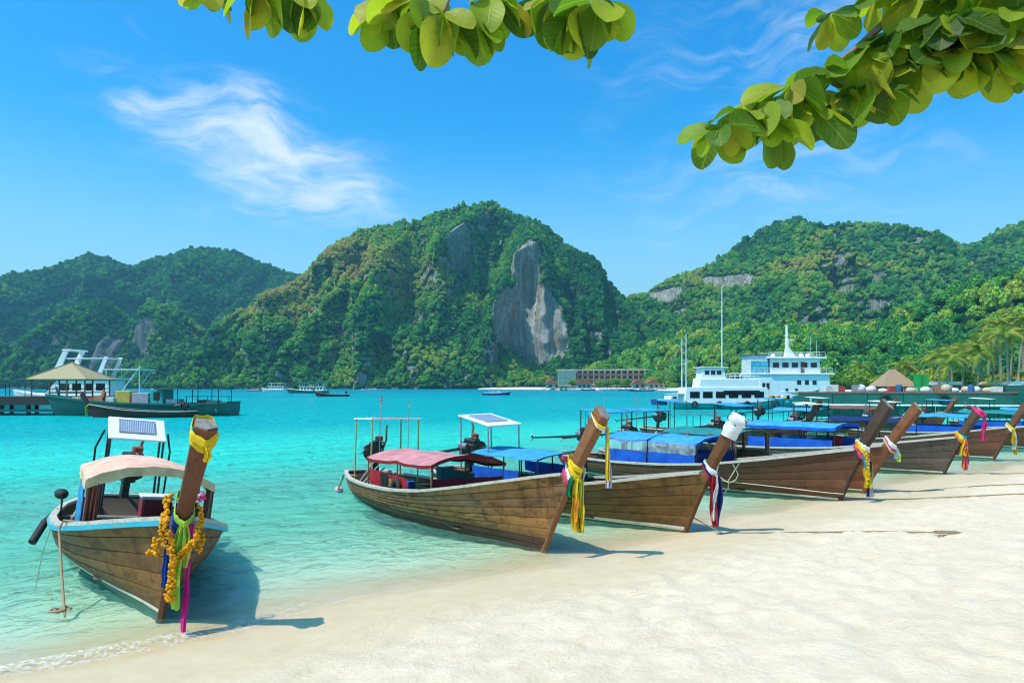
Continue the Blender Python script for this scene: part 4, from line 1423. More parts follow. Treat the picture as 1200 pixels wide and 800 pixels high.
rope('thin_line', 'thin dark line dropping from the cyan rail into the water', [W_(A, p1), W_(A, p1 + Vector((.2, -.1, -.5))), W_(A, p1 + Vector((.5, -.12, -.95)))], .007, m_drope)

# --- boat with the rose canopy
HB = Hull(9.6, 2.55, 1.0, rake=1.15, post=2.76, bowh=1.05)
B = boat_root('longtail_boat', 'weathered plank longtail boat with rose-red canopy and red side cloths', (.68, 14.53), (.55, -.83), heel=R(-1.5))
make_hull(B, HB, [WD['bbot'], WD['bbot']] + [WD['b']] * 7, ((.10, .24), 6), rail=m_rail)
make_post(B, HB, WD['bpost'], m_endg, w=(.045, .08, .105), d=(.14, .28, .37))
canopy(B, -6.9, -3.1, 1.02, 1.40, .22, CL['rose'], m_rust, CL['darkred'], .08, base_z=.45, nposts=3, arch=2.0, tilt=.12)
curtain(B, (-3.14, -.98), (-3.14, .98), .60, 1.14, CL['maroon'], wav=.02)
curtain(B, (-6.7, -1.02), (-5.4, -1.04), .66, 1.06, CL['red'], wav=.03)
curtain(B, (-5.2, -1.04), (-4.3, -1.06), .66, 1.04, CL['red'], wav=.03)
curtain(B, (-5.85, -1.07), (-5.35, -1.08), .62, 1.05, CL['black'], 'black_mat', .02, 8)
curtain(B, (-3.10, -.05), (-3.10, .26), .58, 1.02, CL['yellow'], 'yellow_cloth', .05, 8)
curtain(B, (-6.7, 1.0), (-4.6, 1.02), .70, 1.06, CL['teal'], wav=.03)
tyre(B, (-4.75, -1.12, .78), .17)
stern_roof(B, -7.9, 2.34, 1.35, 1.55, True, R(-2), m_yelp, m_white, .55)
make_engine(B, -8.7, 0, 1.32, R(-38), 3.3, .72)
flag_pole(B, -7.6, -.35, 1.2, 3.05, ['red', 'white', 'navy', 'white', 'red'], .26)
flag_pole(B, -7.1, .30, 1.0, 2.90, ['yellow'], .18)
MB().tube([(-8.9, -.5, .6), (-9.3, -.75, .62), (-9.75, -.62, .45), (-9.9, -.7, .1)], .03, 6).build('hose', m_drope, B, smooth=40)
for k in range(5):
    MB().tube([(-7.6 + k * .18, -.95 + .03 * k, .55), (-7.2 + k * .25, -.7 + .06 * k, 1.15 - .05 * k)], .022, 5).build('bamboo_pole', m_rail, B)
MB().ball((-10.05, -.62, .06), .13, 9, 6, (1.5, 1, .8)).build('float_ball', cloth('pink_float', (.75, .40, .45)), B, smooth=60)
MB().box((-1.9, .3, .75), (.9, .6, .25)).build('storage_box', m_white, B, bevel=.03)
wfB, dfB = (.045, .08, .105), (.14, .28, .37)
garland(B, HB, 'yellow, white and red cloth garland on the tall orange-brown prow', 1.62,
        [('pink', -.16, .06, -.05), ('white', -.06, .05, -.08), ('yellow', .05, .06, -.06), ('yellow', .12, .04, .02), ('red', -.20, .04, -.02)],
        [('yellow', .02, -.02, 1.02, .20), ('red', .0, .07, 1.05, .13), ('orange', .03, -.08, .80, .12), ('lime', .04, .02, .72, .10), ('green', -.06, -.12, .42, .16), ('navy', -.04, .12, .5, .10), ('yellow', .05, .05, .95, .11)],
        [('white', [(.1, .1, .12), (.16, .16, -.02), (.12, .12, -.14)], .04), ('pink', [(-.16, -.12, .2), (-.12, -.16, .26)], .05)], wf=wfB, df=dfB)
garland(B, HB, 'yellow and lilac streamers tied near the top of the orange-brown prow', 2.60,
        [('white', -.02, .018, -.04), ('yellow', .0, .02, -.02)], [('yellow', -.02, .08, .95, .10), ('lilac', -.10, .15, 1.15, .10)], wf=wfB, df=dfB)

for nm_, lb_, cat_, c_, sz_, col_ in (('jerrycan', 'blue jerrycan standing by the engine of the rose-canopied boat', 'can', (-7.3, .45, .36), (.35, .25, .48), (.02, .12, .40)), ('jerrycan', 'white jerrycan standing by the engine of the rose-canopied boat', 'can', (-7.3, -.45, .36), (.35, .25, .48), (.60, .60, .56)),
                                      ('crate', 'grey plastic crate under the front of the rose canopy', 'crate', (-4.2, .4, .34), (.7, .5, .42), (.22, .24, .26)), ('crate', 'brown wooden crate under the middle of the rose canopy', 'crate', (-5.2, .3, .36), (.8, .6, .46), (.22, .12, .06))):
    o = MB().box((0, 0, 0), sz_).box((0, 0, sz_[2] * .5 + .02), (sz_[0] * .4, sz_[1] * .3, .06)).build(nm_, plain('item_%.2f_%.2f' % (col_[0], col_[2]), col_, .6, 0, .15, 4), bevel=.025)
    o.matrix_basis = B.matrix_basis @ Matrix.Translation(c_)
    tag(o, lb_, cat_)

# --- boat with the white wrapped prow
HC = Hull(9.4, 2.4, 1.0, rake=1.0, post=2.55, bowh=.92)
Cb = boat_root('longtail_boat', 'mustard-brown longtail boat with flat light-blue canopy and plastic-wrapped prow', (3.93, 16.3), (.65, -.76), heel=R(1.0))
make_hull(Cb, HC, [m_anti, m_stripe] + [WD['c']] * 6, ((.04, .14), 5), rail=m_rail)
make_post(Cb, HC, WD['bpost'], m_endg, w=(.045, .075, .10), d=(.13, .25, .32))
canopy(Cb, -6.7, -3.9, .95, 1.42, .10, CL['sky'], m_dsteel, None, base_z=.5, nposts=3, arch=2.4)
curtain(Cb, (-6.6, -1.0), (-4.6, -1.02), .70, 1.08, CL['tarpblue'], wav=.02)
curtain(Cb, (-4.0, -.95), (-4.0, .95), .72, 1.12, CL['navy'], wav=.02)
curtain(Cb, (-6.6, 1.0), (-4.6, 1.02), .72, 1.05, CL['tarpblue'], wav=.02)
stern_roof(Cb, -6.9, 2.30, 1.5, 1.25, True, R(10), m_steel, m_white, .55, y=-.1)
make_engine(Cb, -8.0, 0, 1.35, R(10), 3.0, .8)
MB().box((-7.2, -.9, .72), (.5, .12, .34)).build('side_board', WD['cab'], Cb)
# plastic sheeting round the head of the prow
rr_ = []
gW = random.Random(5)
for z in (2.18, 2.24, 2.31, 2.38, 2.45, 2.52, 2.58, 2.62):
    c, f2, w2, d2 = post_section(HC, z, (.045, .075, .10), (.13, .25, .32), .012 if z < 2.6 else -.03)
    rr_.append([c + f2 * d2 * .55 * math.cos(q) + Vector((0, w2 * 1.12 * math.sin(q), gW.uniform(-.02, .02))) + Vector((gW.uniform(-.03, .02), gW.uniform(-.025, .025), 0)) for q in (2 * math.pi * k / 12 for k in range(12))])
wr = MB().loft(rr_).build('plastic_wrap', m_wrapw, smooth=50)
wr.matrix_basis = Cb.matrix_basis.copy()
tag(wr, 'crumpled white plastic sheet bound round the head of the prow', 'plastic wrap')
wfC, dfC = (.045, .075, .10), (.13, .25, .32)
garland(Cb, HC, 'red, white and blue sashes hanging from the prow wrapped in plastic', 1.42,
        [('white', .06, .045, -.04), ('navy', .0, .04, -.07), ('red', -.06, .03, -.10), ('white', .02, .025, .08)],
        [('red', .0, -.06, 1.12, .15), ('navy', .04, .02, 1.08, .16), ('white', .02, -.02, .98, .12), ('navy', .0, .08, .85, .10), ('cream', -.05, .14, .4, .06)], wf=wfC, df=dfC)

# --- boat with the curtained blue cabin
HD = Hull(10.9, 2.55, 1.0, rake=.92, post=2.74, bowh=1.0)
D = boat_root('longtail_boat', 'chestnut longtail boat with blue canopy and clear plastic side curtains', (9.34, 20.6), (.65, -.76))
make_hull(D, HD, [m_anti, m_stripe] + [WD['d']] * 6, ((.05, .12), 5), rail=m_rail)
make_post(D, HD, WD['dpost'], m_endg, w=(.045, .08, .105), d=(.14, .30, .42))
canopy(D, -8.0, -6.1, 1.05, 1.48, .18, CL['sky'], m_dsteel, CL['tarpblue'], .07, base_z=.5, nposts=2, arch=2.0)
canopy(D, -6.05, -4.1, 1.05, 1.46, .20, CL['sky'], m_dsteel, CL['tarpblue'], .07, base_z=.5, nposts=2, arch=2.0)
for sd in (-1, 1):
    for (x0, x1) in ((-7.95, -6.1), (-6.05, -4.15)):
        curtain(D, (x0, sd * 1.07), (x1, sd * 1.07), 1.08, 1.45, m_clear, 'clear_curtain', .015)
        curtain(D, (x0, sd * 1.10), (x1, sd * 1.12), .66, 1.09, CL['tarpblue'], wav=.025)
curtain(D, (-4.10, -1.05), (-4.10, 1.05), .70, 1.15, CL['navy'], wav=.02)
stern_roof(D, -8.9, 2.36, 1.5, 1.5, False, R(3), m_dsteel, CL['sky'], .55)
make_engine(D, -10.0, 0, 1.35, R(-6), 3.4, .62)
flag_pole(D, -9.6, -.4, 1.2, 2.75, ['red', 'white', 'navy', 'white', 'red'], .3)
flag_pole(D, -9.4, .5, 1.2, 2.95, ['red', 'white', 'navy', 'white', 'red'], .3)
garland(D, HD, 'yellow garland with orange, navy and white sashes on the dark prow', 1.50,
        [('yellow', .04, .06, -.06), ('white', .10, .045, -.02), ('orange', .02, .04, -.10), ('pink', -.10, .05, -.10)],
        [('yellow', .02, -.10, .95, .18), ('navy', .06, -.02, 1.18, .10), ('white', .06, .03, 1.2, .09), ('orange', .03, .09, 1.22, .16), ('cream', .05, .04, 1.1, .08), ('sky', -.04, -.14, .45, .10)],
        [('yellow', [(.16, -.20, .02), (.24, -.20, -.3), (.26, -.16, -.8)], .05), ('yellow', [(.22, -.20, -.9), (.26, -.12, -.92), (.24, -.05, -.88)], .04)], wf=(.045, .08, .105), df=(.14, .30, .42))
for (t0, t1, t2, dep) in ((.62, .69, .76, .95), (.66, .72, .735, .62)):
    pa, pb = side_pt(HD, t0 + .04, .05), side_pt(HD, t2, .05)
    mid = [HD.pt(t1 + dx, HD.g(t1) - dz, -1, .05) for dx, dz in ((-.03, dep * .55), (-.015, dep * .85), (.0, dep * .98), (.02, dep * .8), (.03, dep * .5))]
    rope('hanging_rope', 'loop of pale rope hung over the side of the chestnut boat' if dep > .9 else 'shorter loop of pale rope inside the larger one on the chestnut boat', [W_(D, pa + Vector((0, .1, 0))), W_(D, pa)] + [W_(D, q) for q in mid] + [W_(D, pb), W_(D, pb + Vector((0, .1, 0)))], .018)
rope('waterline_rope', 'pale rope stretched along the side of the chestnut boat to its stem', [W_(D, HD.pt(t, z, -1, .05)) for t, z in ((.55, .42), (.66, .40), (.76, .36), (.86, .32), (.95, .27))] + [W_(D, (.12, -.08, .25))], .014)

# --- boat with the wooden cabin
HE = Hull(10.5, 2.5, 1.0, rake=1.12, post=2.62, bowh=.98)
E = boat_root('longtail_boat', 'orange-brown longtail boat with open wooden cabin', (10.9, 22.4), (.65, -.76))
make_hull(E, HE, [m_anti, m_stripe] + [WD['e']] * 6, ((.05, .10), 5), rail=m_rail)
make_post(E, HE, WD['e'], m_endg, w=(.045, .075, .095), d=(.14, .28, .36))
canopy(E, -6.9, -3.8, 1.1, 1.62, .14, CL['teal'], WD['cab'], None, base_z=.5, nposts=4, arch=2.6)
for sd in (-1, 1):
    for i in range(4):
        MB().box((-6.7 + i * .92, sd * 1.08, 1.1), (.10, .08, 1.05)).build('cabin_post', WD['cab'], E, bevel=.01)
    for i in range(3):
        MB().box((-6.24 + i * .92, sd * 1.08, .80), (.80, .05, .34)).build('cabin_panel', WD['cab'], E, bevel=.01)
stern_roof(E, -8.6, 2.34, 1.4, 1.5, False, R(2), m_dsteel, CL['sky'], .55)
make_engine(E, -9.6, 0, 1.36, R(8), 3.2, .7)
MB().box((-7.4, -.2, .98), (.8, .6, .36)).build('white_sack', m_white, E, bevel=.10)
flag_pole(E, -9.2, .2, 1.2, 2.9, ['red', 'white', 'navy', 'white', 'red'], .3)
garland(E, HE, 'white sash with a lime tail round the orange-brown prow beside the dark one', 1.50, [('white', .05, .05, -.05), ('pink', .0, .04, -.08), ('cream', -.05, .04, -.1)],
        [('lime', .02, .12, .42, .16), ('white', .0, .06, .35, .12)], wf=(.045, .075, .095), df=(.14, .28, .36))

# --- boat with the double blue roof
HF = Hull(10.8, 2.6, 1.0, rake=.95, post=2.40, bowh=.92)
Fb = boat_root('longtail_boat', 'grey-brown longtail boat with long blue canopy and blue side cloths', (16.1, 27.0), (.65, -.76))
make_hull(Fb, HF, [m_anti, m_stripe] + [WD['f']] * 6, ((.05, .12), 5), rail=m_rail)
make_post(Fb, HF, WD['dpost'], m_endg, w=(.045, .075, .095), d=(.14, .28, .36))
canopy(Fb, -7.6, -3.6, 1.1, 1.62, .16, CL['sky'], m_dsteel, CL['tarpblue'], .12, base_z=.5, nposts=4, arch=2.4)
for sd in (-1, 1):
    curtain(Fb, (-7.5, sd * 1.12), (-3.7, sd * 1.14), .62, 1.12, CL['tarpblue'], wav=.025, n=22)
stern_roof(Fb, -8.9, 2.42, 1.3, 1.5, False, R(5), m_dsteel, CL['sky'], .55)
make_engine(Fb, -9.9, 0, 1.38, R(5), 3.2, .7)
for k in range(6):
    MB().box((-7.0 + k * .55, .2 + .2 * (k % 2), .95), (.34, .5, .5)).build('life_jacket_bundle', CL[('orange', 'white', 'sky', 'white', 'teal', 'red')[k]], Fb, bevel=.08)
garland(Fb, HF, 'many-coloured orange, yellow and red garland on the grey-brown boat', 1.34, [('yellow', .05, .06, -.05), ('orange', -.02, .06, -.08), ('sky', .10, .03, .0)],
        [('yellow', -.02, -.16, .55, .18), ('orange', .04, -.05, .95, .20), ('red', .06, .0, .85, .12), ('pink', .05, -.1, 1.05, .12), ('teal', .06, .04, .8, .1), ('lime', -.1, .22, .75, .18), ('orange', -.12, .2, .6, .14), ('red', .0, .12, .62, .14)], wf=(.045, .075, .095), df=(.14, .28, .36))
garland(Fb, HF, 'pink streamer flying from the top of the dark prow', 2.34, [('pink', -.03, .04, -.05), ('pink', .03, .03, .02)], [('pink', -.05, .18, 1.0, .20), ('magenta', -.10, .26, .95, .14)], wf=(.045, .075, .095), df=(.14, .28, .36))

# --- the next ones round the bay
def plain_boat(label, base, d, L, hullm, can, postm, roofm, garl, glabel, post=2.4, side=None, k=1.0, can_x=(-7.2, -3.6), heel=0):
    H = Hull(L, 2.5, k, rake=1.0, post=post, bowh=.95)
    t = boat_root('longtail_boat', label, base, d, heel)
    make_hull(t, H, [m_anti, m_stripe] + [hullm] * 5, ((.05, .12), 4), rail=m_rail)
    make_post(t, H, postm, m_endg, w=(.045, .075, .095), d=(.14, .28, .36))
    canopy(t, can_x[0], can_x[1], 1.08, 1.60, .16, can, m_dsteel, None, base_z=.5, nposts=3, arch=2.2)
    if side:
        for sd in (-1, 1):
            curtain(t, (can_x[0] + .1, sd * 1.1), (can_x[1] - .1, sd * 1.12), .62, 1.08, side, wav=.025, n=18)
    stern_roof(t, -L + 2.0, 2.36, 1.4, 1.5, False, R(3), m_dsteel, roofm, .55)
    make_engine(t, -L + 1.0, 0, 1.36, R(6), 3.1, .7)
    if garl:
        garland(t, H, glabel, 1.36 * k, [(c, .08 - .08 * i, .05, -.05) for i, c in enumerate(garl[:2])], [(c, .03, -.12 + .09 * i, .55 + .25 * (i % 3), .16) for i, c in enumerate(garl)], wf=(.045, .075, .095), df=(.14, .28, .36))
    return t


plain_boat('red-brown longtail boat with dark canopy beside the pink-streamered one', (21.7, 32.6), (.66, -.75), 10.5, WD['g'], CL['navy'], WD['g'], CL['white'], ['yellow', 'white', 'yellow', 'black'], 'yellow and white sashes on the red-brown prow by the sand', 2.35)
plain_boat('brown longtail boat with sky-blue canopy and blue cloth sides near the pier', (28.2, 37.4), (.68, -.73), 10.5, WD['e'], CL['sky'], WD['e'], CL['white'], ['orange', 'pink'], 'orange and pink sashes on a brown prow near the pier', 2.3, CL['tarpblue'])
plain_boat('dark longtail boat with teal canopy moored second from the pier', (34.6, 42.5), (.70, -.71), 10.5, WD['d'], CL['teal'], WD['dpost'], CL['sky'], None, '', 2.3, CL['tarpblue'])
plain_boat('longtail boat with white stern roof closest to the dark green pier', (41.0, 48.0), (.70, -.71), 10.5, WD['f'], CL['sky'], WD['e'], CL['white'], None, '', 2.3)
plain_boat('longtail boat with teal roof floating behind the row on the beach', (15.6, 39.5), (.70, -.71), 10.0, WD['g'], CL['teal'], WD['g'], CL['sky'], None, '', 2.0)
plain_boat('longtail boat with sky-blue roofs floating off the pier end', (24.0, 47.5), (.60, -.80), 10.0, WD['d'], CL['sky'], WD['d'], CL['sky'], None, '', 2.2)
plain_boat('reddish longtail boat with low brown awning anchored beside the pier', (30.5, 52.0), (.72, -.69), 10.5, WD['e'], CL['brownprint'], WD['e'], CL['white'], None, '', 2.2)
y1 = gp(1160, 480, 2.4)
fl = thing('pennant', 'yellow triangular pennant on a thin mast above the moored boats', 'flag', (36.0, 48.5, 0))
MB().tube([(0, 0, 0), (0, 0, 3.0)], .03, 6).build('mast', m_steel, fl)
MB().sheet([[(0, 0, 3.0), (0, 0, 2.3)], [(.5, .05, 2.75), (.5, .05, 2.4)], [(1.1, .0, 2.5), (1.1, 0, 2.45)]]).build('pennant_cloth', CL['yellow'], fl)

# lines across the sand
rope('shore_line', 'thin rope from the mustard-brown boat across the sand to a coil', [W_(Cb, (.1, .1, .35))] + [Vector((4.6 + k * .42, 15.9 - k * .16, float(bed_z(np.array(4.6 + k * .42), np.array(15.9 - k * .16))) + .008)) for k in range(10)], .014, m_drope)
ex = Vector((8.6, 14.4, 0))
ez = float(bed_z(np.array(ex.x), np.array(ex.y)))
rope('rope_coil', 'small loose coil of brown rope lying on the sand', [(ex.x + .20 * math.cos(q * .7) * (1 + .05 * q) * .8, ex.y + .10 * math.sin(q * .9), ez + .012 + .01 * (q % 2)) for q in range(22)], .016, m_drope)
for i, (x0, y0, x1, y1_) in enumerate(((10.9, 20.2, 24.0, 19.2), (12.2, 22.0, 27.0, 22.6), (17.3, 26.2, 31.0, 25.6))):
    pts = []
    for k in range(14):
        x, y = x0 + (x1 - x0) * k / 13, y0 + (y1_ - y0) * k / 13 + .15 * math.sin(k * .9)
        pts.append((x, y, max(0.0, float(bed_z(np.array(x), np.array(y)))) + .012))
    rope('shore_line', ('thin rope on the sand leading from the chestnut boat', 'thin rope on the sand leading from the boat with wooden cabin', 'thin rope on the sand leading from the grey-brown boat')[i], pts, .018, m_drope)
# ------------------------------------------------------------------ vessels, piers and buildings farther off
m_boatw = plain('boat_white', (.80, .80, .79), .4, 0, .05, .8, dirt=((.55, .50, .42), .25))
m_teal = plain('teal_hull_paint', (.03, .36, .36), .5, 0, .12, .7)
m_dgreen = plain('dark_green_paint', (.012, .12, .095), .55, 0, .18, .6, dirt=((.02, .05, .04), .4))
m_green2 = plain('green_hull_paint', (.008, .105, .085), .55, 0, .15, .6, dirt=((.03, .07, .05), .4))
m_win = plain('dark_window', (.012, .016, .020), .12, 0, .2, 2)
m_conc = plain('pier_concrete', (.16, .15, .13), .9, 0, .25, .7)
m_dark = plain('pier_timber', (.035, .032, .028), .85, 0, .3, 1.2)
m_navyp = plain('navy_paint', (.02, .05, .22), .4, 0, .1, 1)
m_thatch = plain('thatch', (.36, .30, .17), .95, 0, .25, 3, bump=.6, streak=(6, 6, 1))
m_thatch2 = plain('old_thatch', (.34, .22, .13), .95, 0, .25, 3, bump=.6, streak=(6, 6, 1))
m_redroof = plain('rust_roof', (.30, .10, .05), .8, 0, .2, 1)
m_wall = plain('cream_wall', (.55, .45, .33), .85, 0, .12, .5)
m_glassgreen = plain('green_glass', (.10, .25, .22), .2, 0, .15, 1)
m_orangev = cloth('orange_vest', (.80, .16, .02))
m_skin = plain('skin', (.30, .16, .10), .6)


def ship_hull(root, L, B, free, bow, mat, stripe=None, bottom=None, sternr=.7, draft=.5):
    """round hull lying along x, bow at +x; the sheer rises towards the bow"""
    ts = [0, .06, .2, .4, .6, .75, .86, .94, 1.0]
    bf = [sternr, .82, .95, 1, .98, .85, .62, .34, .02]
    rows = []
    def sec(t, b):
        g = free + (bow - free) * max(0, (t - .45) / .55) ** 1.8 + .12 * free * max(0, .15 - t) / .15
        rk = L * .07 * max(0, t - .7) / .3
        out = []
        for q, w in ((0, .35), (.3, .78), (.65, .95), (1, 1)):
            z = -draft + (g + draft) * q
            out.append(Vector((-L / 2 + L * t + rk * q, B / 2 * b * (w if t < .6 else w ** (1 + 2 * (t - .6))), z)))
        return out
    for t, b in zip(ts, bf):
        s = sec(t, b)
        rows.append(s[::-1] + [Vector((p.x, -p.y, p.z)) for p in s])
    mb = MB().loft(rows, False, False)
    n = len(rows[0])
    mb.f.append(tuple(range(n)))
    for i in range(len(rows) - 1):
        mb.f.append((i * n, i * n + n - 1, (i + 1) * n + n - 1, (i + 1) * n))
    h = mb.build('hull', mat, root, smooth=50)
    if stripe:
        for sd in (1, -1):
            rr = []
            for t, b in zip(ts, bf):
                p = sec(t, b)[3]
                y = sd * p.y
                rr.append([(p.x, y + sd * .07, p.z - .12), (p.x, y + sd * .07, p.z + .06), (p.x, y - sd * .04, p.z + .07), (p.x, y - sd * .04, p.z - .12)])
            MB().loft(rr).build('rub_rail', stripe, root)
    return h


def cabin(root, x0, x1, y, z0, z1, mat, wins=0, slope0=0.0, slope1=0.0, wz=(.45, .8), name='cabin', wgap=.25, wm=None):
    """block with sloping ends and windows let into both sides"""
    mb = MB().prism([(x0, z0), (x1, z0), (x1 - slope1, z1), (x0 + slope0, z1)], -y, y)
    c = mb.build(name, mat, root, bevel=.05)
    h = z1 - z0
    if wins:
        a, b = x0 + slope0 + .25, x1 - slope1 - .25
        w = (b - a) / wins
        for i in range(wins):
            for sd in (1, -1):
                MB().box((a + w * (i + .5), sd * (y + .004), z0 + h * (wz[0] + wz[1]) / 2), (w * (1 - wgap), .03, h * (wz[1] - wz[0]))).build('window', wm or m_win, c)
    return c


def rail(root, x0, x1, y, z, h=.9, n=8, mat=None, ends=True):
    for sd in (1, -1):
        mb = MB().tube([(x0, sd * y, z + h), (x1, sd * y, z + h)], .035, 5)
        mb.tube([(x0, sd * y, z + h * .5), (x1, sd * y, z + h * .5)], .025, 5)
        for i in range(n + 1):
            x = x0 + (x1 - x0) * i / n
            mb.tube([(x, sd * y, z), (x, sd * y, z + h)], .028, 5)
        mb.build('railing', mat or m_boatw, root)


def vessel(name, label, px, py, rz, group=None, cat='boat'):
    p = gp(px, py)
    return thing(name, label, cat, (p.x, p.y, 0), rz, group), p.y


# --- teal tour boat with tyres along its side
t, yy = vessel('tour_boat', 'white tour boat with teal hull and black tyres hung along its side', 868, 479, R(4))
ship_hull(t, 20.5, 4.6, 1.0, 2.9, m_teal, m_boatw)
cabin(t, -8.8, 3.6, 1.9, .95, 3.1, m_boatw, 6, .3, .5, (.30, .72))
cabin(t, -6.6, 2.4, 1.7, 3.08, 4.3, m_boatw, 0, .2, .6, name='upper_deck')
MB().box((-.6, -1.92, 2.35), (5.2, .05, .60)).build('window_band', m_win, t)
cabin(t, 2.0, 6.4, 1.75, .95, 4.4, m_boatw, 2, .1, 2.6, (.55, .80), 'wheelhouse')
cabin(t, -6.2, -2.6, 1.3, 4.28, 5.8, m_boatw, 3, .15, .35, (.40, .78), 'flybridge')
MB().box((-4.4, 0, 5.9), (4.2, 2.9, .12)).build('flybridge_roof', m_boatw, t, bevel=.03)
rail(t, -2.2, 2.0, 1.6, 4.28, .8, 6)
rail(t, 5.4, 9.3, 1.2, 1.7, .8, 5)
for x in (-7.5, -4.0, 0, 4.2):
    tyre(t, (x, -2.42, .72), .36)
for k in range(9):
    MB().ball((3.2 + k * .42, -1.85, 1.62 + .1 * (k % 2)), .26, 7, 5, (1, .7, 1.1)).build('life_vest', CL[('yellow', 'orange', 'black', 'yellow', 'purple', 'white', 'yellow', 'black', 'lilac')[k]], t, smooth=60)
MB().box((-9.0, 0, 2.2), (1.2, 3.0, .08)).build('stern_awning', CL['white'], t)

# --- big white ferry behind
t = thing('ferry', 'tall white passenger ferry with three decks and a raked mast', 'ferry', tuple(gp(920, 474) * 1.0), R(2))
t.location.z = 0
ship_hull(t, 17.0, 6.0, 2.2, 3.0, m_boatw, None, sternr=.9)
cabin(t, -8.0, 8.2, 2.9, 2.1, 5.2, m_boatw, 0, 0, .3, name='lower_deck')
for x in (1.6, 3.2, 4.8):
    MB().box((x, -2.91, 3.9), (.85, .05, .75)).build('window', m_win, t)
MB().box((.2, 0, 5.35), (17.4, 6.4, .28)).build('deck', m_boatw, t, bevel=.04)
cabin(t, -4.2, 6.4, 2.3, 5.4, 8.0, m_boatw, 5, 0, .2, (.40, .74), 'upper_deck', .35)
MB().box((2.6, -2.32, 6.5), (.8, .05, 1.9)).build('door', plain('brown_door', (.14, .05, .03), .6), t)
MB().box((1.2, 0, 8.15), (12.4, 5.6, .30)).build('deck', m_boatw, t, bevel=.04)
rail(t, -8.0, 8.4, 3.1, 5.5, .9, 14)
rail(t, -4.6, 7.2, 2.6, 8.3, .8, 10)
t.scale = (.84, .92, 1)
MB().prism([(-.3, 8.2), (2.4, 8.2), (.75, 10.2), (.42, 14.0), (.18, 14.0), (.1, 10.2)], -.22, .22).build('mast', m_boatw, t, bevel=.05)
for z in (10.9, 12.2):
    MB().box((.3, 0, z), (.14, 1.8, .10)).build('mast_yard', m_boatw, t)
for x in (-2.4, 3.6, 5.0):
    MB().lathe([(.02, 0), (.5, 0), (.5, .5), (.02, .75)], (x, .4, 8.3), 10).build('life_raft', m_boatw, t, smooth=40)
for x in (-7, -5, -3, -1, 1):
    MB().box((x, -3.0, 2.6), (.5, .1, .5)).build('port_light', m_win, t)
MB().box((1.1, 0, 11.4), (1.6, .2, .18)).build('radar_bar', m_boatw, t)
MB().tube([(5.6, .5, 8.3), (5.6, .5, 12.0)], .03, 5).build('aerial', m_boatw, t)
MB().tube([(6.4, -.5, 8.3), (6.4, -.5, 11.2)], .03, 5).build('aerial', m_boatw, t)
cabin(t, -8.3, -4.5, 2.4, 5.4, 8.6, CL['white'], 0, 0, .3, name='stern_shelter')
MB().box((-6.4, -2.43, 6.6), (3.5, .06, 1.9)).build('sea_mural', plain('sea_mural_paint', (.06, .38, .50), .6, 0, .5, .9), t)
MB().box((-6.5, 0, 8.7), (4.4, 5.2, .14)).build('shelter_roof', m_conc, t)


def sail_boat(label, px, py, L, masts, rz, hm):
    t, yy = vessel('sailing_yacht', label, px, py, rz, 'sailing yachts at anchor')
    ship_hull(t, L, L * .28, .9, 1.4, hm, m_boatw)
    cabin(t, -L * .25, L * .12, L * .09, .85, 1.6, m_boatw, 3, .1, .5, (.4, .8))
    for (x, h) in masts:
        m = MB().tube([(x, 0, .8), (x, 0, h)], [.13, .07], 7).build('mast', m_boatw, t, smooth=40)
        MB().tube([(x, 0, h * .62), (x, -.9, h * .61)], .03, 5).tube([(x, 0, h * .62), (x, .9, h * .61)], .03, 5).build('spreader', m_boatw, m)
        MB().tube([(x, 0, 1.9), (x - L * .33, .1, 1.9)], .06, 6).build('boom', m_boatw, t)
        MB().tube([(x, 0, h * .98), (L * .48, 0, 1.3)], .018, 4).build('forestay', m_steel, t)
        MB().tube([(x, 0, h * .98), (-L * .48, 0, .95)], .018, 4).build('backstay', m_steel, t)
    return t


sail_boat('sailing yacht with one very tall mast rising beside the tour boat', 846, 474, 13.0, [(0, 20.8)], R(-18), m_boatw)
sail_boat('dark-hulled yacht with two shorter masts beside the tour boat', 797, 474, 11.0, [(.4, 11.5), (1.3, 12.6)], R(25), m_navyp)

# --- white motor yacht, green trader and longtail at the far jetty
t = thing('motor_yacht', 'white motor yacht with raked radar arch behind the thatched pavilion', 'yacht', (-59.8, 99, 0), R(178))
ship_hull(t, 15.0, 4.6, 1.8, 2.8, m_boatw, None, sternr=.9)
cabin(t, -6.2, 3.2, 2.0, 1.7, 4.1, m_boatw, 4, .2, 2.2, (.42, .80))
MB().box((4.0, -2.0, 2.9), (2.4, .1, .8)).build('windscreen', m_win, t)
MB().box((-2.2, 0, 4.25), (9.5, 4.4, .22)).build('flybridge_deck', m_boatw, t, bevel=.04)
cabin(t, -3.2, 1.2, 1.7, 4.3, 5.2, m_boatw, 0, .2, .9, name='flybridge')
for sd in (-1, 1):
    MB().prism([(1.2, 4.2), (2.2, 4.2), (.2, 8.2), (-.5, 8.2)], sd * 1.75 - .12, sd * 1.75 + .12).build('radar_arch_leg', m_boatw, t, bevel=.03)
    MB().prism([(-4.6, 4.2), (-4.0, 4.2), (-5.3, 7.2), (-5.8, 7.2)], sd * 1.7 - .08, sd * 1.7 + .08).build('arch_strut', m_boatw, t)
MB().box((-.2, 0, 8.1), (1.2, 3.8, .22)).build('radar_arch', m_boatw, t, bevel=.03)
MB().box((-2.6, 0, 7.0), (6.2, 3.6, .10)).build('hard_top', m_boatw, t)
MB().box((-7.8, 0, 5.5), (5.0, 4.0, .12)).build('aft_awning', m_boatw, t)
for x in (-5.6, -9.9):
    for sd in (-1, 1):
        MB().tube([(max(x, -7.2), sd * 1.8, 1.8), (x, sd * 1.8, 5.5)], .06, 5).build('awning_post', m_boatw, t)

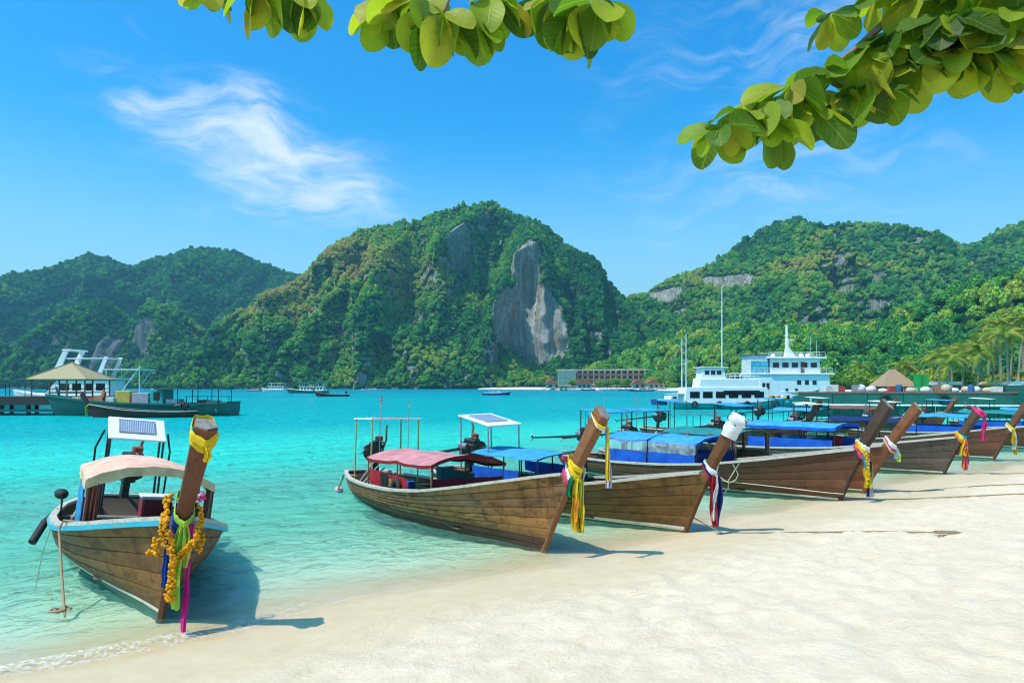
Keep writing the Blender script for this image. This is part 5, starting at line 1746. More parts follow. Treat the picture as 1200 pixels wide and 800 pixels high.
t = thing('trading_boat', 'long dark green wooden trading boat loaded with cargo at the jetty', 'boat', (-40.6, 80.5, 0), R(181))
ship_hull(t, 19.4, 4.4, 1.35, 2.35, m_green2, m_dgreen, sternr=.9)
MB().box((-5.4, 0, 2.95), (7.2, 4.2, .10)).build('awning', m_dgreen, t)
for x in (-8.7, -6.5, -4.3, -2.1):
    for sd in (-1, 1):
        MB().tube([(x, sd * 1.9, 1.2), (x, sd * 1.9, 2.95)], .05, 5).build('awning_post', m_dsteel, t)
for x in (-6.0, -1.5, 2.5, 6.0):
    tyre(t, (x, -2.28, .9), .33)
MB().tube([(9.4, 0, 1.6), (9.9, 0, 3.2)], .12, 6).build('stem_head', m_dgreen, t)
MB().tube([(.6, .3, 1.2), (.6, .3, 5.6)], .05, 5).build('signal_mast', m_boatw, t)
for x in (-8.4, -7.2, -6.0, -4.8, -3.6):
    MB().tube([(x, -2.0, 1.35), (x + .05, -2.05, 2.1)], .04, 5).build('rail_post', m_dsteel, t)
MB().tube([(-8.6, -2.05, 2.1), (-3.4, -2.05, 2.1)], .035, 5).build('hand_rail', m_dsteel, t)
cabin(t, -2.4, -1.0, 1.2, 1.2, 3.0, m_teal, 1, 0, 0, (.3, .8), 'wheelhouse')
for k, (x, w, h, c) in enumerate(((2.2, 1.6, 1.5, 'yellow'), (.2, 1.8, 1.3, 'lilac'), (4.6, 1.2, .8, 'orange'), (6.0, 1.4, .7, 'red'), (7.2, 1.0, .8, 'cream'), (-3.4, 1.4, .6, 'white'), (-6.4, 1.0, .5, 'red'), (-7.6, 1.2, .45, 'cream'), (3.4, .9, .8, 'white'), (1.1, .8, .7, 'red'))):
    cr = MB().box((0, 0, h / 2), (w, 1.6 - .1 * (k % 4), h)).build('cargo_crate', plain('cargo_' + c, tuple(x_ * .75 for x_ in CLV[c]) if 'CLV' in globals() else {'yellow': (.55, .40, .08), 'lilac': (.34, .33, .38), 'orange': (.50, .20, .06), 'red': (.34, .06, .05), 'cream': (.50, .42, .30), 'white': (.62, .62, .6)}[c], .8, 0, .2, 2), bevel=.05)
    cr.location = Vector((-40.6 - x, 80.5 - .2 * (k % 3), 1.25))
    tag(cr, {0: 'tall yellow crate amidships on the green trading boat', 1: 'grey tarpaulin-covered crate beside the tall yellow one', 2: 'orange crate forward of the yellow crate on the trading boat', 3: 'dark red crate towards the bow of the trading boat', 4: 'cream crate foremost on the green trading boat',
             5: 'white crate behind the wheelhouse of the trading boat', 6: 'red crate under the awning of the trading boat', 7: 'low cream crate at the stern of the trading boat', 8: 'white crate between the orange and yellow ones', 9: 'small red crate between the yellow and grey crates'}[k], 'crate', 'cargo on the trading boat')

HL = Hull(10.4, 2.2, 1.0, rake=1.0, post=2.0, bowh=.9)
t = boat_root('longtail_boat', 'dark brown longtail boat lying alongside the green trading boat', (-43.6, 75.5), (-1.0, -.05), group='longtail boats out on the bay')
make_hull(t, HL, [m_inner, WD['d']] + [WD['bbot']] * 4, ((.05, .12), 3), rail=m_rail)
make_post(t, HL, WD['bbot'], m_endg)
make_engine(t, -9.4, 0, 1.2, R(5), 3.0, .8)
garland(t, HL, 'small yellow sash on the prow of the dark brown boat by the jetty', 1.2, [('yellow', 0, .06, -.05)], [('yellow', .02, 0, .9, .25), ('lime', .0, .1, .7, .2)])


def person(name, label, loc, rz, vest, legs, h=1.68, arm=.5):
    """standing figure as one skinned surface; the vest is its child"""
    me = bpy.data.meshes.new(name)
    J = {'pelvis': (0, 0, .93), 'chest': (0, 0, 1.30), 'neck': (0, 0, 1.46), 'head': (.02, 0, 1.60), 'top': (.02, 0, 1.70),
         'hipl': (0, .10, .88), 'kneel': (.05, .12, .50), 'anklel': (0, .12, .08), 'toel': (.16, .13, .03), 'hipr': (0, -.10, .88), 'kneer': (.02, -.12, .50), 'ankler': (-.04, -.13, .08), 'toer': (.12, -.14, .03),
         'shl': (0, .19, 1.38), 'ell': (.06, .27, 1.12), 'hal': (.24, .22, 1.0 + arm * .1), 'shr': (0, -.19, 1.38), 'elr': (.02, -.27, 1.10), 'har': (.14, -.26, .88)}
    Ed = [('pelvis', 'chest'), ('chest', 'neck'), ('neck', 'head'), ('head', 'top'), ('pelvis', 'hipl'), ('hipl', 'kneel'), ('kneel', 'anklel'), ('anklel', 'toel'), ('pelvis', 'hipr'), ('hipr', 'kneer'), ('kneer', 'ankler'), ('ankler', 'toer'),
          ('chest', 'shl'), ('shl', 'ell'), ('ell', 'hal'), ('chest', 'shr'), ('shr', 'elr'), ('elr', 'har')]
    Rd = {'pelvis': .14, 'chest': .15, 'neck': .06, 'head': .10, 'top': .08, 'hipl': .10, 'hipr': .10, 'kneel': .065, 'kneer': .065, 'anklel': .045, 'ankler': .045, 'toel': .04, 'toer': .04, 'shl': .07, 'shr': .07, 'ell': .045, 'elr': .045, 'hal': .035, 'har': .035}
    keys = list(J)
    me.from_pydata([tuple(c * h / 1.7 for c in J[k]) for k in keys], [(keys.index(a), keys.index(b)) for a, b in Ed], [])
    o = bpy.data.objects.new(name, me)
    link(o)
    me.materials.append(legs)
    o.modifiers.new('skin', 'SKIN')
    for i, k in enumerate(keys):
        v = me.skin_vertices[0].data[i]
        v.radius = (Rd[k], Rd[k])
        v.use_root = k == 'pelvis'
    sb = o.modifiers.new('smooth', 'SUBSURF'); sb.levels = sb.render_levels = 1
    o.location = loc
    o.rotation_euler = (0, 0, rz)
    tag(o, label, 'person')
    MB().lathe([(.05, 1.48), (.17, 1.44), (.20, 1.25), (.185, .98), (.19, .90), (.10, .90)], (0, 0, 0), 12).build('vest', vest, o, smooth=50)
    MB().ball((.02, 0, 1.66), .115, 10, 7, (1, .92, 1.1)).build('head', m_skin, o, smooth=60)
    MB().ball((-.005, 0, 1.71), .115, 10, 6, (1.02, .95, .8)).build('hair', m_rubber, o, smooth=60)
    return o


person('person', 'person in orange vest standing on the green trading boat', (-44.2, 78.6, 1.20), R(-100), m_orangev, plain('dark_trousers', (.03, .03, .04), .8))

# --- left jetty with pavilion
t = thing('jetty', 'dark timber jetty on piles with the thatched pavilion', 'jetty', (-60, 84, 0))
for i in range(14):
    MB().box((-19 + i * 2.45, 0, 2.0), (2.40, 7.0, .18)).build('deck_board', m_dark, t)
MB().box((-2.0, -3.45, 1.55), (36, .22, .75)).build('fascia_beam', m_dark, t)
for i in range(12):
    for y in (-3.0, 3.0):
        MB().tube([(-18 + i * 3.0, y, -6.5), (-18 + i * 3.0, y, 1.95)], .22, 8).build('pile', m_dark, t)
MB().box((-3, -3.2, .55), (34, .18, .30)).build('brace_beam', m_conc, t)
pv = thing('pavilion', 'open pavilion with pyramid thatched roof standing on the jetty', 'pavilion', (-51.6, 85, 2.1))
pv.scale = (.82, .82, .92)
pr_ = [(-4.3, -3.6), (4.3, -3.6), (4.3, 3.6), (-4.3, 3.6)]
for k in range(4):
    a_, b_ = pr_[k], pr_[(k + 1) % 4]
    MB().add([(a_[0], a_[1], 2.15), (b_[0], b_[1], 2.15), (0, 0, 4.25), (a_[0] * .97, a_[1] * .97, 2.0), (b_[0] * .97, b_[1] * .97, 2.0), (0, 0, 4.05)], [(0, 1, 2), (5, 4, 3), (0, 3, 4, 1)]).build('roof_slope', m_thatch, pv)
    MB().tube([(a_[0] * 1.0, a_[1] * 1.0, 2.17), (0, 0, 4.30)], .07, 6).build('hip_ridge', m_thatch2, pv)
for x in (-3.7, -1.2, 1.2, 3.7):
    for y in (-3.1, 3.1):
        MB().tube([(x, y, 0), (x, y, 2.3)], .11, 7).build('post', plain('pavilion_post', (.30, .18, .09), .8), pv)
for y in (-3.1, 3.1):
    MB().box((0, y, .95), (7.4, .08, .10)).box((0, y, .5), (7.4, .06, .08)).build('rail', m_dark, pv)
MB().box((0, 0, .4), (6.0, .5, .08)).build('bench_seat', m_dark, pv)
gw = MB().box((-66.5, 81.8, 2.9), (6.0, .3, 1.5)).build('jetty_screen', m_conc, None, bevel=.03)
tag(gw, 'grey concrete parapet block on the jetty below the motor yacht', 'wall')
bb = thing('moored_boat', 'low blue-green boat with canopy lying beyond the jetty', 'boat', (-68.0, 94, 0), R(178))
ship_hull(bb, 12, 3.4, 1.0, 1.8, m_teal, m_boatw)
MB().box((0, 0, 3.6), (8.5, 3.2, .12)).build('awning', m_dgreen, bb)
for x in (-4, -1.4, 1.4, 4):
    for sd in (-1, 1):
        MB().tube([(x, sd * 1.4, .9), (x, sd * 1.4, 3.6)], .05, 5).build('awning_post', m_dsteel, bb)

# --- boats far out on the bay
def small_ferry(label, px, py, L, hm, rz, roof):
    t, y = vessel('passenger_boat', label, px, py, rz, 'boats far out on the bay')
    ship_hull(t, L, L * .24, 1.2, 2.2, hm, m_boatw)
    cabin(t, -L * .40, L * .22, L * .10, 1.1, 2.9, m_boatw, 7, .1, .5, (.35, .75), wgap=.35)
    MB().box((-L * .10, 0, 3.05), (L * .70, L * .23, .14)).build('deck', m_boatw, t)
    for k in range(6):
        for sd in (-1, 1):
            MB().tube([(-L * .40 + k * L * .12, sd * L * .1, 3.1), (-L * .40 + k * L * .12, sd * L * .1, 4.9)], .06, 5).build('roof_post', m_boatw, t)
    MB().box((-L * .10, 0, 4.95), (L * .64, L * .22, .14)).build('roof', roof, t)


def speed_boat(label, px, py, L, hm, rz, group='boats far out on the bay', top=True):
    t, y = vessel('speed_boat', label, px, py, rz, group)
    ship_hull(t, L, L * .28, .8, 1.35, hm, m_boatw)
    cabin(t, -L * .15, L * .22, L * .09, .75, 1.5, m_boatw, 3, .1, .9, (.45, .85))
    if top:
        MB().box((-L * .08, 0, 2.25), (L * .40, L * .22, .1)).build('hard_top', m_boatw, t)
        for x in (-.24, .06):
            for sd in (-1, 1):
                MB().tube([(L * x, sd * L * .09, .8), (L * x, sd * L * .09, 2.25)], .05, 5).build('top_post', m_boatw, t)
    MB().box((-L * .50, 0, .7), (.5, .9, 1.0)).build('outboard_motor', m_rubber, t, bevel=.08)


small_ferry('white two-deck passenger boat with green hull near the dark foothill', 362, 460.5, 18.5, m_green2, R(175), m_teal)
small_ferry('low white boat with orange stern moored near the foothill', 322, 458.6, 15, m_boatw, R(170), m_boatw)
speed_boat('orange tender moored left of the white boats', 300, 458.2, 11, plain('orange_paint', (.55, .18, .04), .6), R(5))
speed_boat('white and navy speedboat crossing the open bay', 581, 462.8, 9.6, m_navyp, R(2))
speed_boat('white speedboat near the foot of the central mountain', 436, 457.4, 16, m_boatw, R(4))
for i, (px, L, hm) in enumerate(((672, 11, m_boatw), (690, 9, m_navyp), (716, 12, m_boatw), (733, 10, m_teal), (752, 16, m_navyp), (770, 11, m_boatw), (662, 8, m_teal))):
    speed_boat(('small white boat moored off the far hotel beach', 'small navy boat moored off the far hotel beach', 'small white boat moored off the far hotel beach', 'small teal boat off the far hotel', 'larger navy and white boat below the far hotel', 'small white boat moored off the far hotel beach', 'little teal boat at the end of the far beach')[i], px, 457.4 + .8 * (i == 4), L, hm, R(170 + 7 * i), 'boats off the hotel beach', i % 2 == 0)
HL2 = Hull(10.0, 2.2, 1.0, rake=1.0, post=2.3, bowh=1.0)
p = gp(371, 464.5)
t = boat_root('longtail_boat', 'dark longtail boat adrift alone on the open bay', (p.x, p.y), (-1, -.1), group='longtail boats out on the bay')
make_hull(t, HL2, [m_inner, WD['dpost']] + [WD['dpost']] * 3, ((.05, .12), 3), rail=m_rail)
make_post(t, HL2, WD['dpost'], m_endg)
canopy(t, -6.5, -3.5, .9, 1.5, .15, CL['teal'], m_dsteel, nposts=3)
make_engine(t, -9.0, 0, 1.3, 0, 4.0, .8)

# --- dark green pier
t = thing('pier', 'long dark green pier wall with white pipe and tyres', 'pier', (0, 0, 0))
PA, PB = Vector((30.8, 78.0, 0)), Vector((64.0, 70.0, 0))
pd = (PB - PA).normalized()
pn = Vector((-pd.y, pd.x, 0))
ang = math.atan2(pd.y, pd.x)
t.location = PA
t.rotation_euler = (0, 0, ang)
PL = (PB - PA).length
for i in range(10):
    x = PL * (i + .5) / 10
    MB().box((x, 0, 1.95), (PL / 10 - .04, .25, 1.15)).build('panel', m_dgreen, t, bevel=.02)
    MB().box((x, 3.5, 2.45), (PL / 10 - .03, 7.0, .16)).build('deck_slab', m_conc, t, bevel=.02)
    MB().tube([(x - PL / 20, .3, -5), (x - PL / 20, .3, 2.3)], .25, 8).build('pile', m_dgreen, t)
    MB().box((x, .55, .65), (PL / 10 - .5, .15, 1.2)).build('lower_panel', m_dgreen, t, bevel=.02)
MB().tube([(-.5, -.28, 1.28), (PL, -.28, 1.28)], .10, 7).build('pipe', m_boatw, t, smooth=40)
MB().box((PL / 2, -.02, 2.62), (PL, .35, .14)).build('kerb', m_redroof, t)
MB().tube([(1.2, -.35, -1), (1.2, -.35, 2.0)], .12, 7).build('fender_pile', m_rail, t)
for x in (8.5, 14.0, 24.0):
    tyre(t, (x, -.32, 1.9), .42)
t2 = thing('barge', 'taller dark green barge moored at the landward end of the pier', 'barge', (62.0, 72.5, 0), R(-8))
ship_hull(t2, 22, 6, 3.0, 3.4, m_dgreen, m_dgreen, sternr=.95)
MB().box((0, -3.0, 2.0), (21, .12, .18)).build('rub_strake', m_redroof, t2)

gP = random.Random(12)
KINDS = ['white sack', 'blue drum', 'brown carton', 'cream bale', 'white carton', 'grey crate', 'red crate']
KC = {'white sack': (.66, .65, .62), 'blue drum': (.03, .14, .35), 'brown carton': (.30, .18, .09), 'cream bale': (.52, .43, .30), 'white carton': (.68, .67, .64), 'grey crate': (.25, .26, .26), 'red crate': (.38, .05, .04)}
for i in range(34):
    k = KINDS[gP.choice([0, 0, 0, 1, 2, 3, 3, 4, 4, 5, 6])]
    u, v = 3.5 + i * .78 + gP.uniform(-.2, .2), gP.uniform(1.0, 4.5)
    pos = PA + pd * u + pn * v
    h = gP.uniform(.5, 1.05)
    mb = MB()
    if 'drum' in k:
        mb.lathe([(.02, 0), (.3, 0), (.31, .3), (.3, .6), (.31, .85), (.3, .9), (.02, .9)], n=12)
    elif 'sack' in k or 'bale' in k:
        mb.ball((0, 0, h * .45), .5, 9, 6, (1.1, .8, h))
    else:
        mb.box((0, 0, h / 2), (gP.uniform(.6, 1.1), .7, h)).box((0, 0, h + .01), (.5, .72, .03))
    o = mb.build(k.replace(' ', '_'), plain('goods_' + k.replace(' ', '_'), KC[k], .85, 0, .2, 3), smooth=45 if 'carton' not in k and 'crate' not in k else False)
    o.location = pos + Vector((0, 0, 2.53))
    o.rotation_euler = (0, 0, ang + gP.uniform(-.4, .4))
    tag(o, {'white sack': 'bulging white sack set down on the dark green pier', 'blue drum': 'blue steel drum standing on the dark green pier', 'brown carton': 'brown carton stacked on the dark green pier', 'cream bale': 'rounded cream bale lying on the dark green pier', 'white carton': 'white carton standing on the dark green pier', 'grey crate': 'grey crate left on the dark green pier', 'red crate': 'red crate left on the dark green pier'}[k], k.split()[-1], k + 's on the pier')

# --- hotel across the water
t = thing('hotel', 'long low hotel with rust-red roofs and rows of balconies on the far beach', 'hotel', tuple(gp(712, 456.0)), R(-6))
t.location = (80, 606, 1.2)
t.rotation_euler = (0, 0, R(-16))
W3 = 84
MB().box((0, 5, 8.5), (W3, 12, 13)).build('wall', m_wall, t)
MB().box((0, 4.5, 15.4), (W3 + 3, 15, .9)).build('roof', plain('pale_roof', (.48, .38, .30), .8, 0, .15, .1), t)
MB().box((-34, 2, 9.0), (15, 14, 14)).build('glass_wing', m_wall, t)
for r in range(3):
    for i in range(4):
        MB().box((-39.4 + i * 3.6, -5.1, 5 + r * 4.2), (3.2, .3, 3.4)).build('window', m_glassgreen, t)
for r in range(3):
    z = 3.6 + r * 4.2
    MB().box((4, -2.2, z - .3), (W3 - 12, 3.0, .5)).build('balcony_slab', m_redroof if r else m_wall, t)
    for i in range(17):
        x = -W3 / 2 + 14 + i * 4.7
        MB().box((x, -1.1, z + 1.5), (2.9, .3, 2.2)).build('window', m_win, t)
        MB().box((x + 2.35, -2.0, z + 1.5), (.4, 2.4, 3.4)).build('balcony_post', m_wall, t)
for i, (px, y, w) in enumerate(((652, 622, 18), (684, 590, 12), (752, 545, 14), (768, 530, 12))):
    hh = thing('beach_house', ('low red-roofed house at the end of the far beach', 'small red-roofed house in front of the glass hotel wing', 'cream beach house among trees below the hotel', 'cream beach house half hidden next to the tall yacht mast')[i], 'house', ((px - 600) / FOC * y, y, 1.2))
    MB().box((0, 0, 2), (w, 8, 4)).build('wall', m_wall, hh)
    MB().prism([(-w / 2 - 1, 4), (w / 2 + 1, 4), (w / 2 - 2, 6.5), (-w / 2 + 2, 6.5)], -5, 5).build('roof', m_redroof, hh)
    for k in range(3):
        MB().box((-w * .3 + k * w * .3, -4.05, 2), (w * .14, .2, 2)).build('window', m_win, hh)
# ------------------------------------------------------------------ palms, shore trees and huts on the right shore
m_frond = foliage_mat('palm_frond', [(0.0, (.14, .26, .03)), (.5, (.28, .36, .045)), (1.0, (.42, .38, .07))], instancer=False, trans=.3)
m_trunk = plain('palm_trunk', (.30, .24, .17), .9, 0, .25, 4, streak=(1, 1, 6))
m_bark = plain('tree_bark', (.16, .12, .08), .95, 0, .3, 4, bump=.6, streak=(3, 3, 1))
m_shore = foliage_mat('shore_leaf', [(0.0, (.08, .22, .03)), (.4, (.18, .34, .04)), (.7, (.32, .42, .05)), (1.0, (.42, .42, .07))], instancer=False, trans=.3)


def frond_mesh(seed, ln=4.6, droop=1.5):
    g = random.Random(seed)
    v, f = [], []
    n = 15
    rib = []
    for i in range(n + 1):
        q = i / n
        rib.append(Vector((ln * (q - .18 * q * q), .12 * math.sin(q * 2 + seed), .9 * math.sin(q * 1.4) - droop * q * q * 1.4)))
    for i in range(n):
        p, d = rib[i], (rib[i + 1] - rib[i]).normalized()
        q = i / n
        w = 1.0 * math.sin(math.pi * min(1, .12 + q * .9)) + .1
        for sd in (1, -1):
            tip = p + d * .35 + Vector((0, sd * w, -.35 * w + g.uniform(-.1, .05)))
            k = len(v)
            v += [p, p + d * .26, tip]
            f.append((k, k + 1, k + 2))
        k = len(v)
        v += [rib[i] + Vector((0, .03, 0)), rib[i] - Vector((0, .03, 0)), rib[i + 1] - Vector((0, .02, 0)), rib[i + 1] + Vector((0, .02, 0))]
        f.append((k, k + 1, k + 2, k + 3))
    me = bpy.data.meshes.new('frond')
    me.from_pydata([tuple(p) for p in v], [], f)
    me.materials.append(m_frond)
    return me


FR = [frond_mesh(i, 4.4 + .3 * i, (1.6, 2.2, 2.8, 1.9)[i]) for i in range(4)]
gp_ = random.Random(3)


def palm(px, y, h, lean, label, group='coconut palms behind the pier'):
    x = (px - 600) / FOC * y
    t = thing('palm_tree', label, 'palm', (x, y, 1.2), 0, group)
    pts = []
    for i in range(9):
        q = i / 8
        pts.append((lean * q * q * h * .2, .05 * math.sin(q * 5), h * q - .3))
    MB().tube(pts, [.26 - .12 * i / 8 for i in range(9)], 7).build('trunk', m_trunk, t, smooth=50)
    n = 22
    for i in range(n):
        o = bpy.data.objects.new('frond', FR[i % 4])
        link(o, t)
        o.location = pts[-1]
        el = gp_.uniform(-.9, .25) if i % 3 else gp_.uniform(-1.2, -.4)
        o.rotation_euler = (gp_.uniform(-.2, .2), el * .8 + .25 * (i % 2), i * 2.4 + gp_.uniform(-.3, .3))
        s = gp_.uniform(.85, 1.15)
        o.scale = (s, s, s)
    for k in range(5):
        a_ = k * 1.3
        MB().ball((pts[-1][0] + .25 * math.cos(a_), .25 * math.sin(a_), pts[-1][2] - .3), .16, 6, 4).build('coconut', m_trunk, t)


PL_ = 'coconut palm with arching fronds standing behind the pier'
for px, y, h, ln in ((1100, 150, 8.5, .3), (1116, 158, 10, -.2), (1128, 150, 9.5, .2), (1140, 165, 12, .4), (1152, 150, 8.5, -.3), (1163, 150, 13.5, .5), (1174, 146, 15, -.4), (1184, 156, 13, .3), (1193, 144, 15.5, .5), (1204, 148, 13.5, -.3), (1214, 150, 15, .2), (1092, 172, 9, .2), (1060, 178, 7, -.2), (1007, 200, 7.5, .2), (1135, 175, 11, -.4), (1225, 150, 12, .1), (1110, 142, 7, .3), (1146, 142, 9.5, .2), (1182, 138, 12, -.3), (1158, 170, 14, .2), (1200, 168, 16, -.2), (1122, 170, 11, .3), (1170, 172, 15, .4)):
    palm(px, y, h, ln, {1060: 'short coconut palm between the thatched hut and the green hoarding', 1007: 'lone short coconut palm on the shore behind the ferry', 1092: 'coconut palm just behind the green hoarding', 1100: 'low coconut palm beside the white canvas shelter', 1193: 'tallest coconut palm, over the orange-walled shelter'}.get(px, PL_))

SH_M = []
for i in range(4):
    V, F = leaf_cloud(300 + i, lumps=18, leaves=70, leaf=.055, flat=(.8, 1.0, .7, .9)[i], lump_r=(.13, .22))
    me = np_mesh('crown', V, F, m_shore, smooth=False)
    SH_M.append(me.data)
    bpy.data.objects.remove(me)


def shore_tree(px, y, size, h, label, group):
    x = (px - 600) / FOC * y
    t = thing('shore_tree', label, 'tree', (x, y, 1.0), 0, group)
    MB().tube([(0, 0, -.4), (.1, .05, h * .5), (.0, .1, h + size * .3)], [.28, .2, .1], 7).build('trunk', m_bark, t, smooth=50)
    for k in range(3):
        a_ = k * 2.1 + h
        MB().tube([(.03, .08, h * .8), (size * .2 * math.cos(a_), size * .2 * math.sin(a_), h + size * .35)], [.12, .05], 5).build('limb', m_bark, t, smooth=50)
    o = bpy.data.objects.new('crown', SH_M[int(px) % 4])
    link(o, t)
    o.location = (0, 0, h - size * .12)
    o.scale = (size, size, size * gp_.uniform(.8, 1.1))
    o.rotation_euler = (0, 0, gp_.uniform(0, 6))


GS = 'leafy trees along the right shore'
for px, y, s_, h in ((975, 215, 9, 1.0), (988, 205, 8, 1.0), (1002, 195, 9, 1.2), (1018, 200, 8, 1.0), (1034, 190, 7, 1.0), (1070, 176, 6, 1.0), (1088, 168, 7, 1.0), (1104, 166, 6.5, .8), (1120, 163, 7, 1.0), (1136, 160, 6, 1.0), (1150, 162, 7, 1.2), (1168, 158, 6, 1.0), (1186, 160, 7, 1.0), (1202, 157, 7, 1.2), (960, 230, 9, 1.0)):
    shore_tree(px, y, s_, h, 'bushy yellow-green tree on the shore behind the pier', GS)
for px, y, s_, h in ((640, 640, 14, 2), (672, 592, 10, 1), (703, 576, 9, 1), (712, 572, 11, 1), (722, 566, 12, 1), (733, 560, 10, 1), (762, 540, 13, 2), (780, 515, 14, 2)):
    shore_tree(px, y, s_, h, 'round green tree growing in front of the far hotel', 'trees in front of the hotel')

t = thing('thatched_hut', 'hut with tall brown thatched roof on the shore behind the pier', 'hut', ((1046 - 600) / FOC * 172, 172, 1.2))
MB().add([(-4.2, -3.5, 2.0), (4.2, -3.5, 2.0), (4.2, 3.5, 2.0), (-4.2, 3.5, 2.0), (-.7, 0, 6.0), (.7, 0, 6.0)], [(0, 1, 5, 4), (1, 2, 5), (2, 3, 4, 5), (3, 0, 4), (3, 2, 1, 0)]).build('roof', m_thatch2, t)
for x in (-3.4, 0, 3.4):
    for y in (-2.8, 2.8):
        MB().tube([(x, y, -.4), (x, y, 2.1)], .12, 6).build('post', m_bark, t)
MB().box((0, 1.5, .9), (6.6, .15, 1.8)).build('wall', m_bark, t)
t = thing('green_hoarding', 'bright green upright hoarding made of two panels behind the pier', 'hoarding', ((1079 - 600) / FOC * 150, 150, 1.0))
gm_ = plain('bright_green_paint', (.02, .36, .07), .6, 0, .12, 1)
for k in (-1, 1):
    MB().box((k * .75, .1 * k, 2.3), (1.35, .4, 4.8)).build('panel', gm_, t, bevel=.04)
for k in (-1.5, 0, 1.5):
    MB().box((k, -.25, 2.3), (.10, .12, 4.9)).build('batten', gm_, t)
for i, (px, y, w) in enumerate(((1108, 152, 5.5), (1170, 146, 6), (1192, 144, 7))):
    t = thing('beach_shelter', ('white canvas shelter beneath the palms', 'cream canvas shelter beneath the tallest palms', 'orange-walled shelter with white roof beneath the tallest palms')[i], 'shelter', ((px - 600) / FOC * y, y, 1.0))
    MB().prism([(-w / 2, 2.5), (w / 2, 2.5), (w / 2 - .8, 3.2), (-w / 2 + .8, 3.2)], -2, 2).build('roof', (m_white, CL['cream'], m_boatw)[i], t)
    for x in (-w * .45, w * .45):
        for y2 in (-1.8, 1.8):
            MB().tube([(x, y2, -.3), (x, y2, 2.55)], .07, 6).build('post', m_bark, t)
    MB().box((0, 1.2, .9), (w * .8, .1, 1.6)).build('wall', (m_wall, m_wall, plain('orange_wall', (.55, .28, .08), .8))[i], t)

# ------------------------------------------------------------------ sea almond tree beside the viewer, its branches reach into the picture
def leaf_mat():
    m, T = new_mat('almond_leaf')
    co = T.n('ShaderNodeTexCoord').outputs['Object']
    sp = T.n('ShaderNodeSeparateXYZ', {0: co})
    rnd = T.n('ShaderNodeObjectInfo').outputs['Random']
    ay = T.math('ABSOLUTE', sp.outputs[1])
    ph = T.math('SUBTRACT', T.math('MULTIPLY', sp.outputs[0], 42.0), T.math('MULTIPLY', ay, 34.0))
    fr = T.math('FRACT', ph)
    vein = T.math('SUBTRACT', 1.0, T.rng(T.math('ABSOLUTE', T.math('SUBTRACT', fr, .5)), .0, .09, 0, 1), clamp=True)
    mid = T.rng(ay, .0, .0045, 1, 0)
    vn = T.math('MAXIMUM', T.math('MULTIPLY', vein, .55), mid)
    c = T.ramp(rnd, [(0.0, (.05, .12, .012)), (.22, (.09, .21, .015)), (.5, (.26, .40, .02)), (.85, (.46, .50, .03)), (1.0, (.46, .38, .06))])
    n1 = T.noise(co, 22.0, 5, .6)
    c = T.mix(T.rng(n1, .5, .75, 0, .35), c, (.22, .20, .03))
    c = T.mix(T.math('MULTIPLY', vn, .45), c, (.45, .46, .12))
    sp_ = T.rng(T.noise(co, 60, 3, .6), .66, .74, 0, .7)
    c = T.mix(sp_, c, (.12, .07, .02))
    b = T.n('ShaderNodeBsdfPrincipled', {'Base Color': c, 'Roughness': .5, 'Specular IOR Level': .35})
    T.put(b.inputs['Normal'], T.n('ShaderNodeBump', {'Height': T.math('SUBTRACT', T.math('MULTIPLY', n1, .4), vn), 'Strength': .35, 'Distance': .004}).outputs[0])
    tc = T.mix(1.0, c, (1.15, 1.25, .75), 'MULTIPLY')
    tr = T.n('ShaderNodeBsdfTranslucent', {'Color': tc})
    mx = T.n('ShaderNodeMixShader', {0: .60, 1: b.outputs[0], 2: tr.outputs[0]})
    T.n('ShaderNodeOutputMaterial', {'Surface': mx.outputs[0]})
    return m


m_leaf = leaf_mat()


def almond_leaf_mesh(seed):
    """obovate leaf, stalk at the origin, length 1 along x"""
    g = random.Random(seed)
    v, f = [], []
    n = 15
    curl, cup, tw = g.uniform(.05, .35), g.uniform(.10, .32), g.uniform(-.3, .3)
    for i in range(n):
        q = 1 - (1 - i / (n - 1)) ** 1.7
        x = q
        w = .335 * (math.sqrt(max(0.0, 1 - ((q - .62) / .38) ** 2)) if q > .62 else math.sin(math.pi / 2 * q / .62) ** 1.35) + .012
        for c in (-1, -.5, 0, .5, 1):
            y = w * c
            z = -curl * q * q + cup * abs(y) + .012 * math.sin(q * 16 + abs(c) * 3) * abs(c) + tw * y * q
            v.append((x, y, z))
    for i in range(n - 1):
        for j in range(4):
            a_ = i * 5 + j
            f.append((a_, a_ + 1, a_ + 6, a_ + 5))
    me = bpy.data.meshes.new('leaf')
    me.from_pydata([(a_ * .22, b_ * .22, c_ * .22) for a_, b_, c_ in v], [], f)
    for p_ in me.polygons: p_.use_smooth = True
    me.materials.append(m_leaf)
    return me


LM = [almond_leaf_mesh(i) for i in range(8)]
tree = thing('almond_tree', 'sea almond tree whose leafy branches hang into the top of the view', 'tree', (4.9, 1.2, .55))
T0 = Vector((4.9, 1.2, .55))


def TL(p): return tuple(Vector(p) - T0)


MB().tube([TL((4.9, 1.2, .2)), TL((4.85, 1.25, 1.8)), TL((4.75, 1.4, 3.3)), TL((4.6, 1.7, 4.6)), TL((4.3, 2.1, 5.4))], [.27, .22, .20, .17, .12], 12).build('trunk', m_bark, tree, smooth=50)
m_twig = plain('almond_twig', (.20, .13, .08), .9, 0, .3, 30)
gl_ = random.Random(21)


def limb(pts, r0, r1):
    n = len(pts)
    return MB().tube([TL(p) for p in pts], [r0 + (r1 - r0) * i / (n - 1) for i in range(n)], 8).build('branch', m_twig, tree, smooth=50)


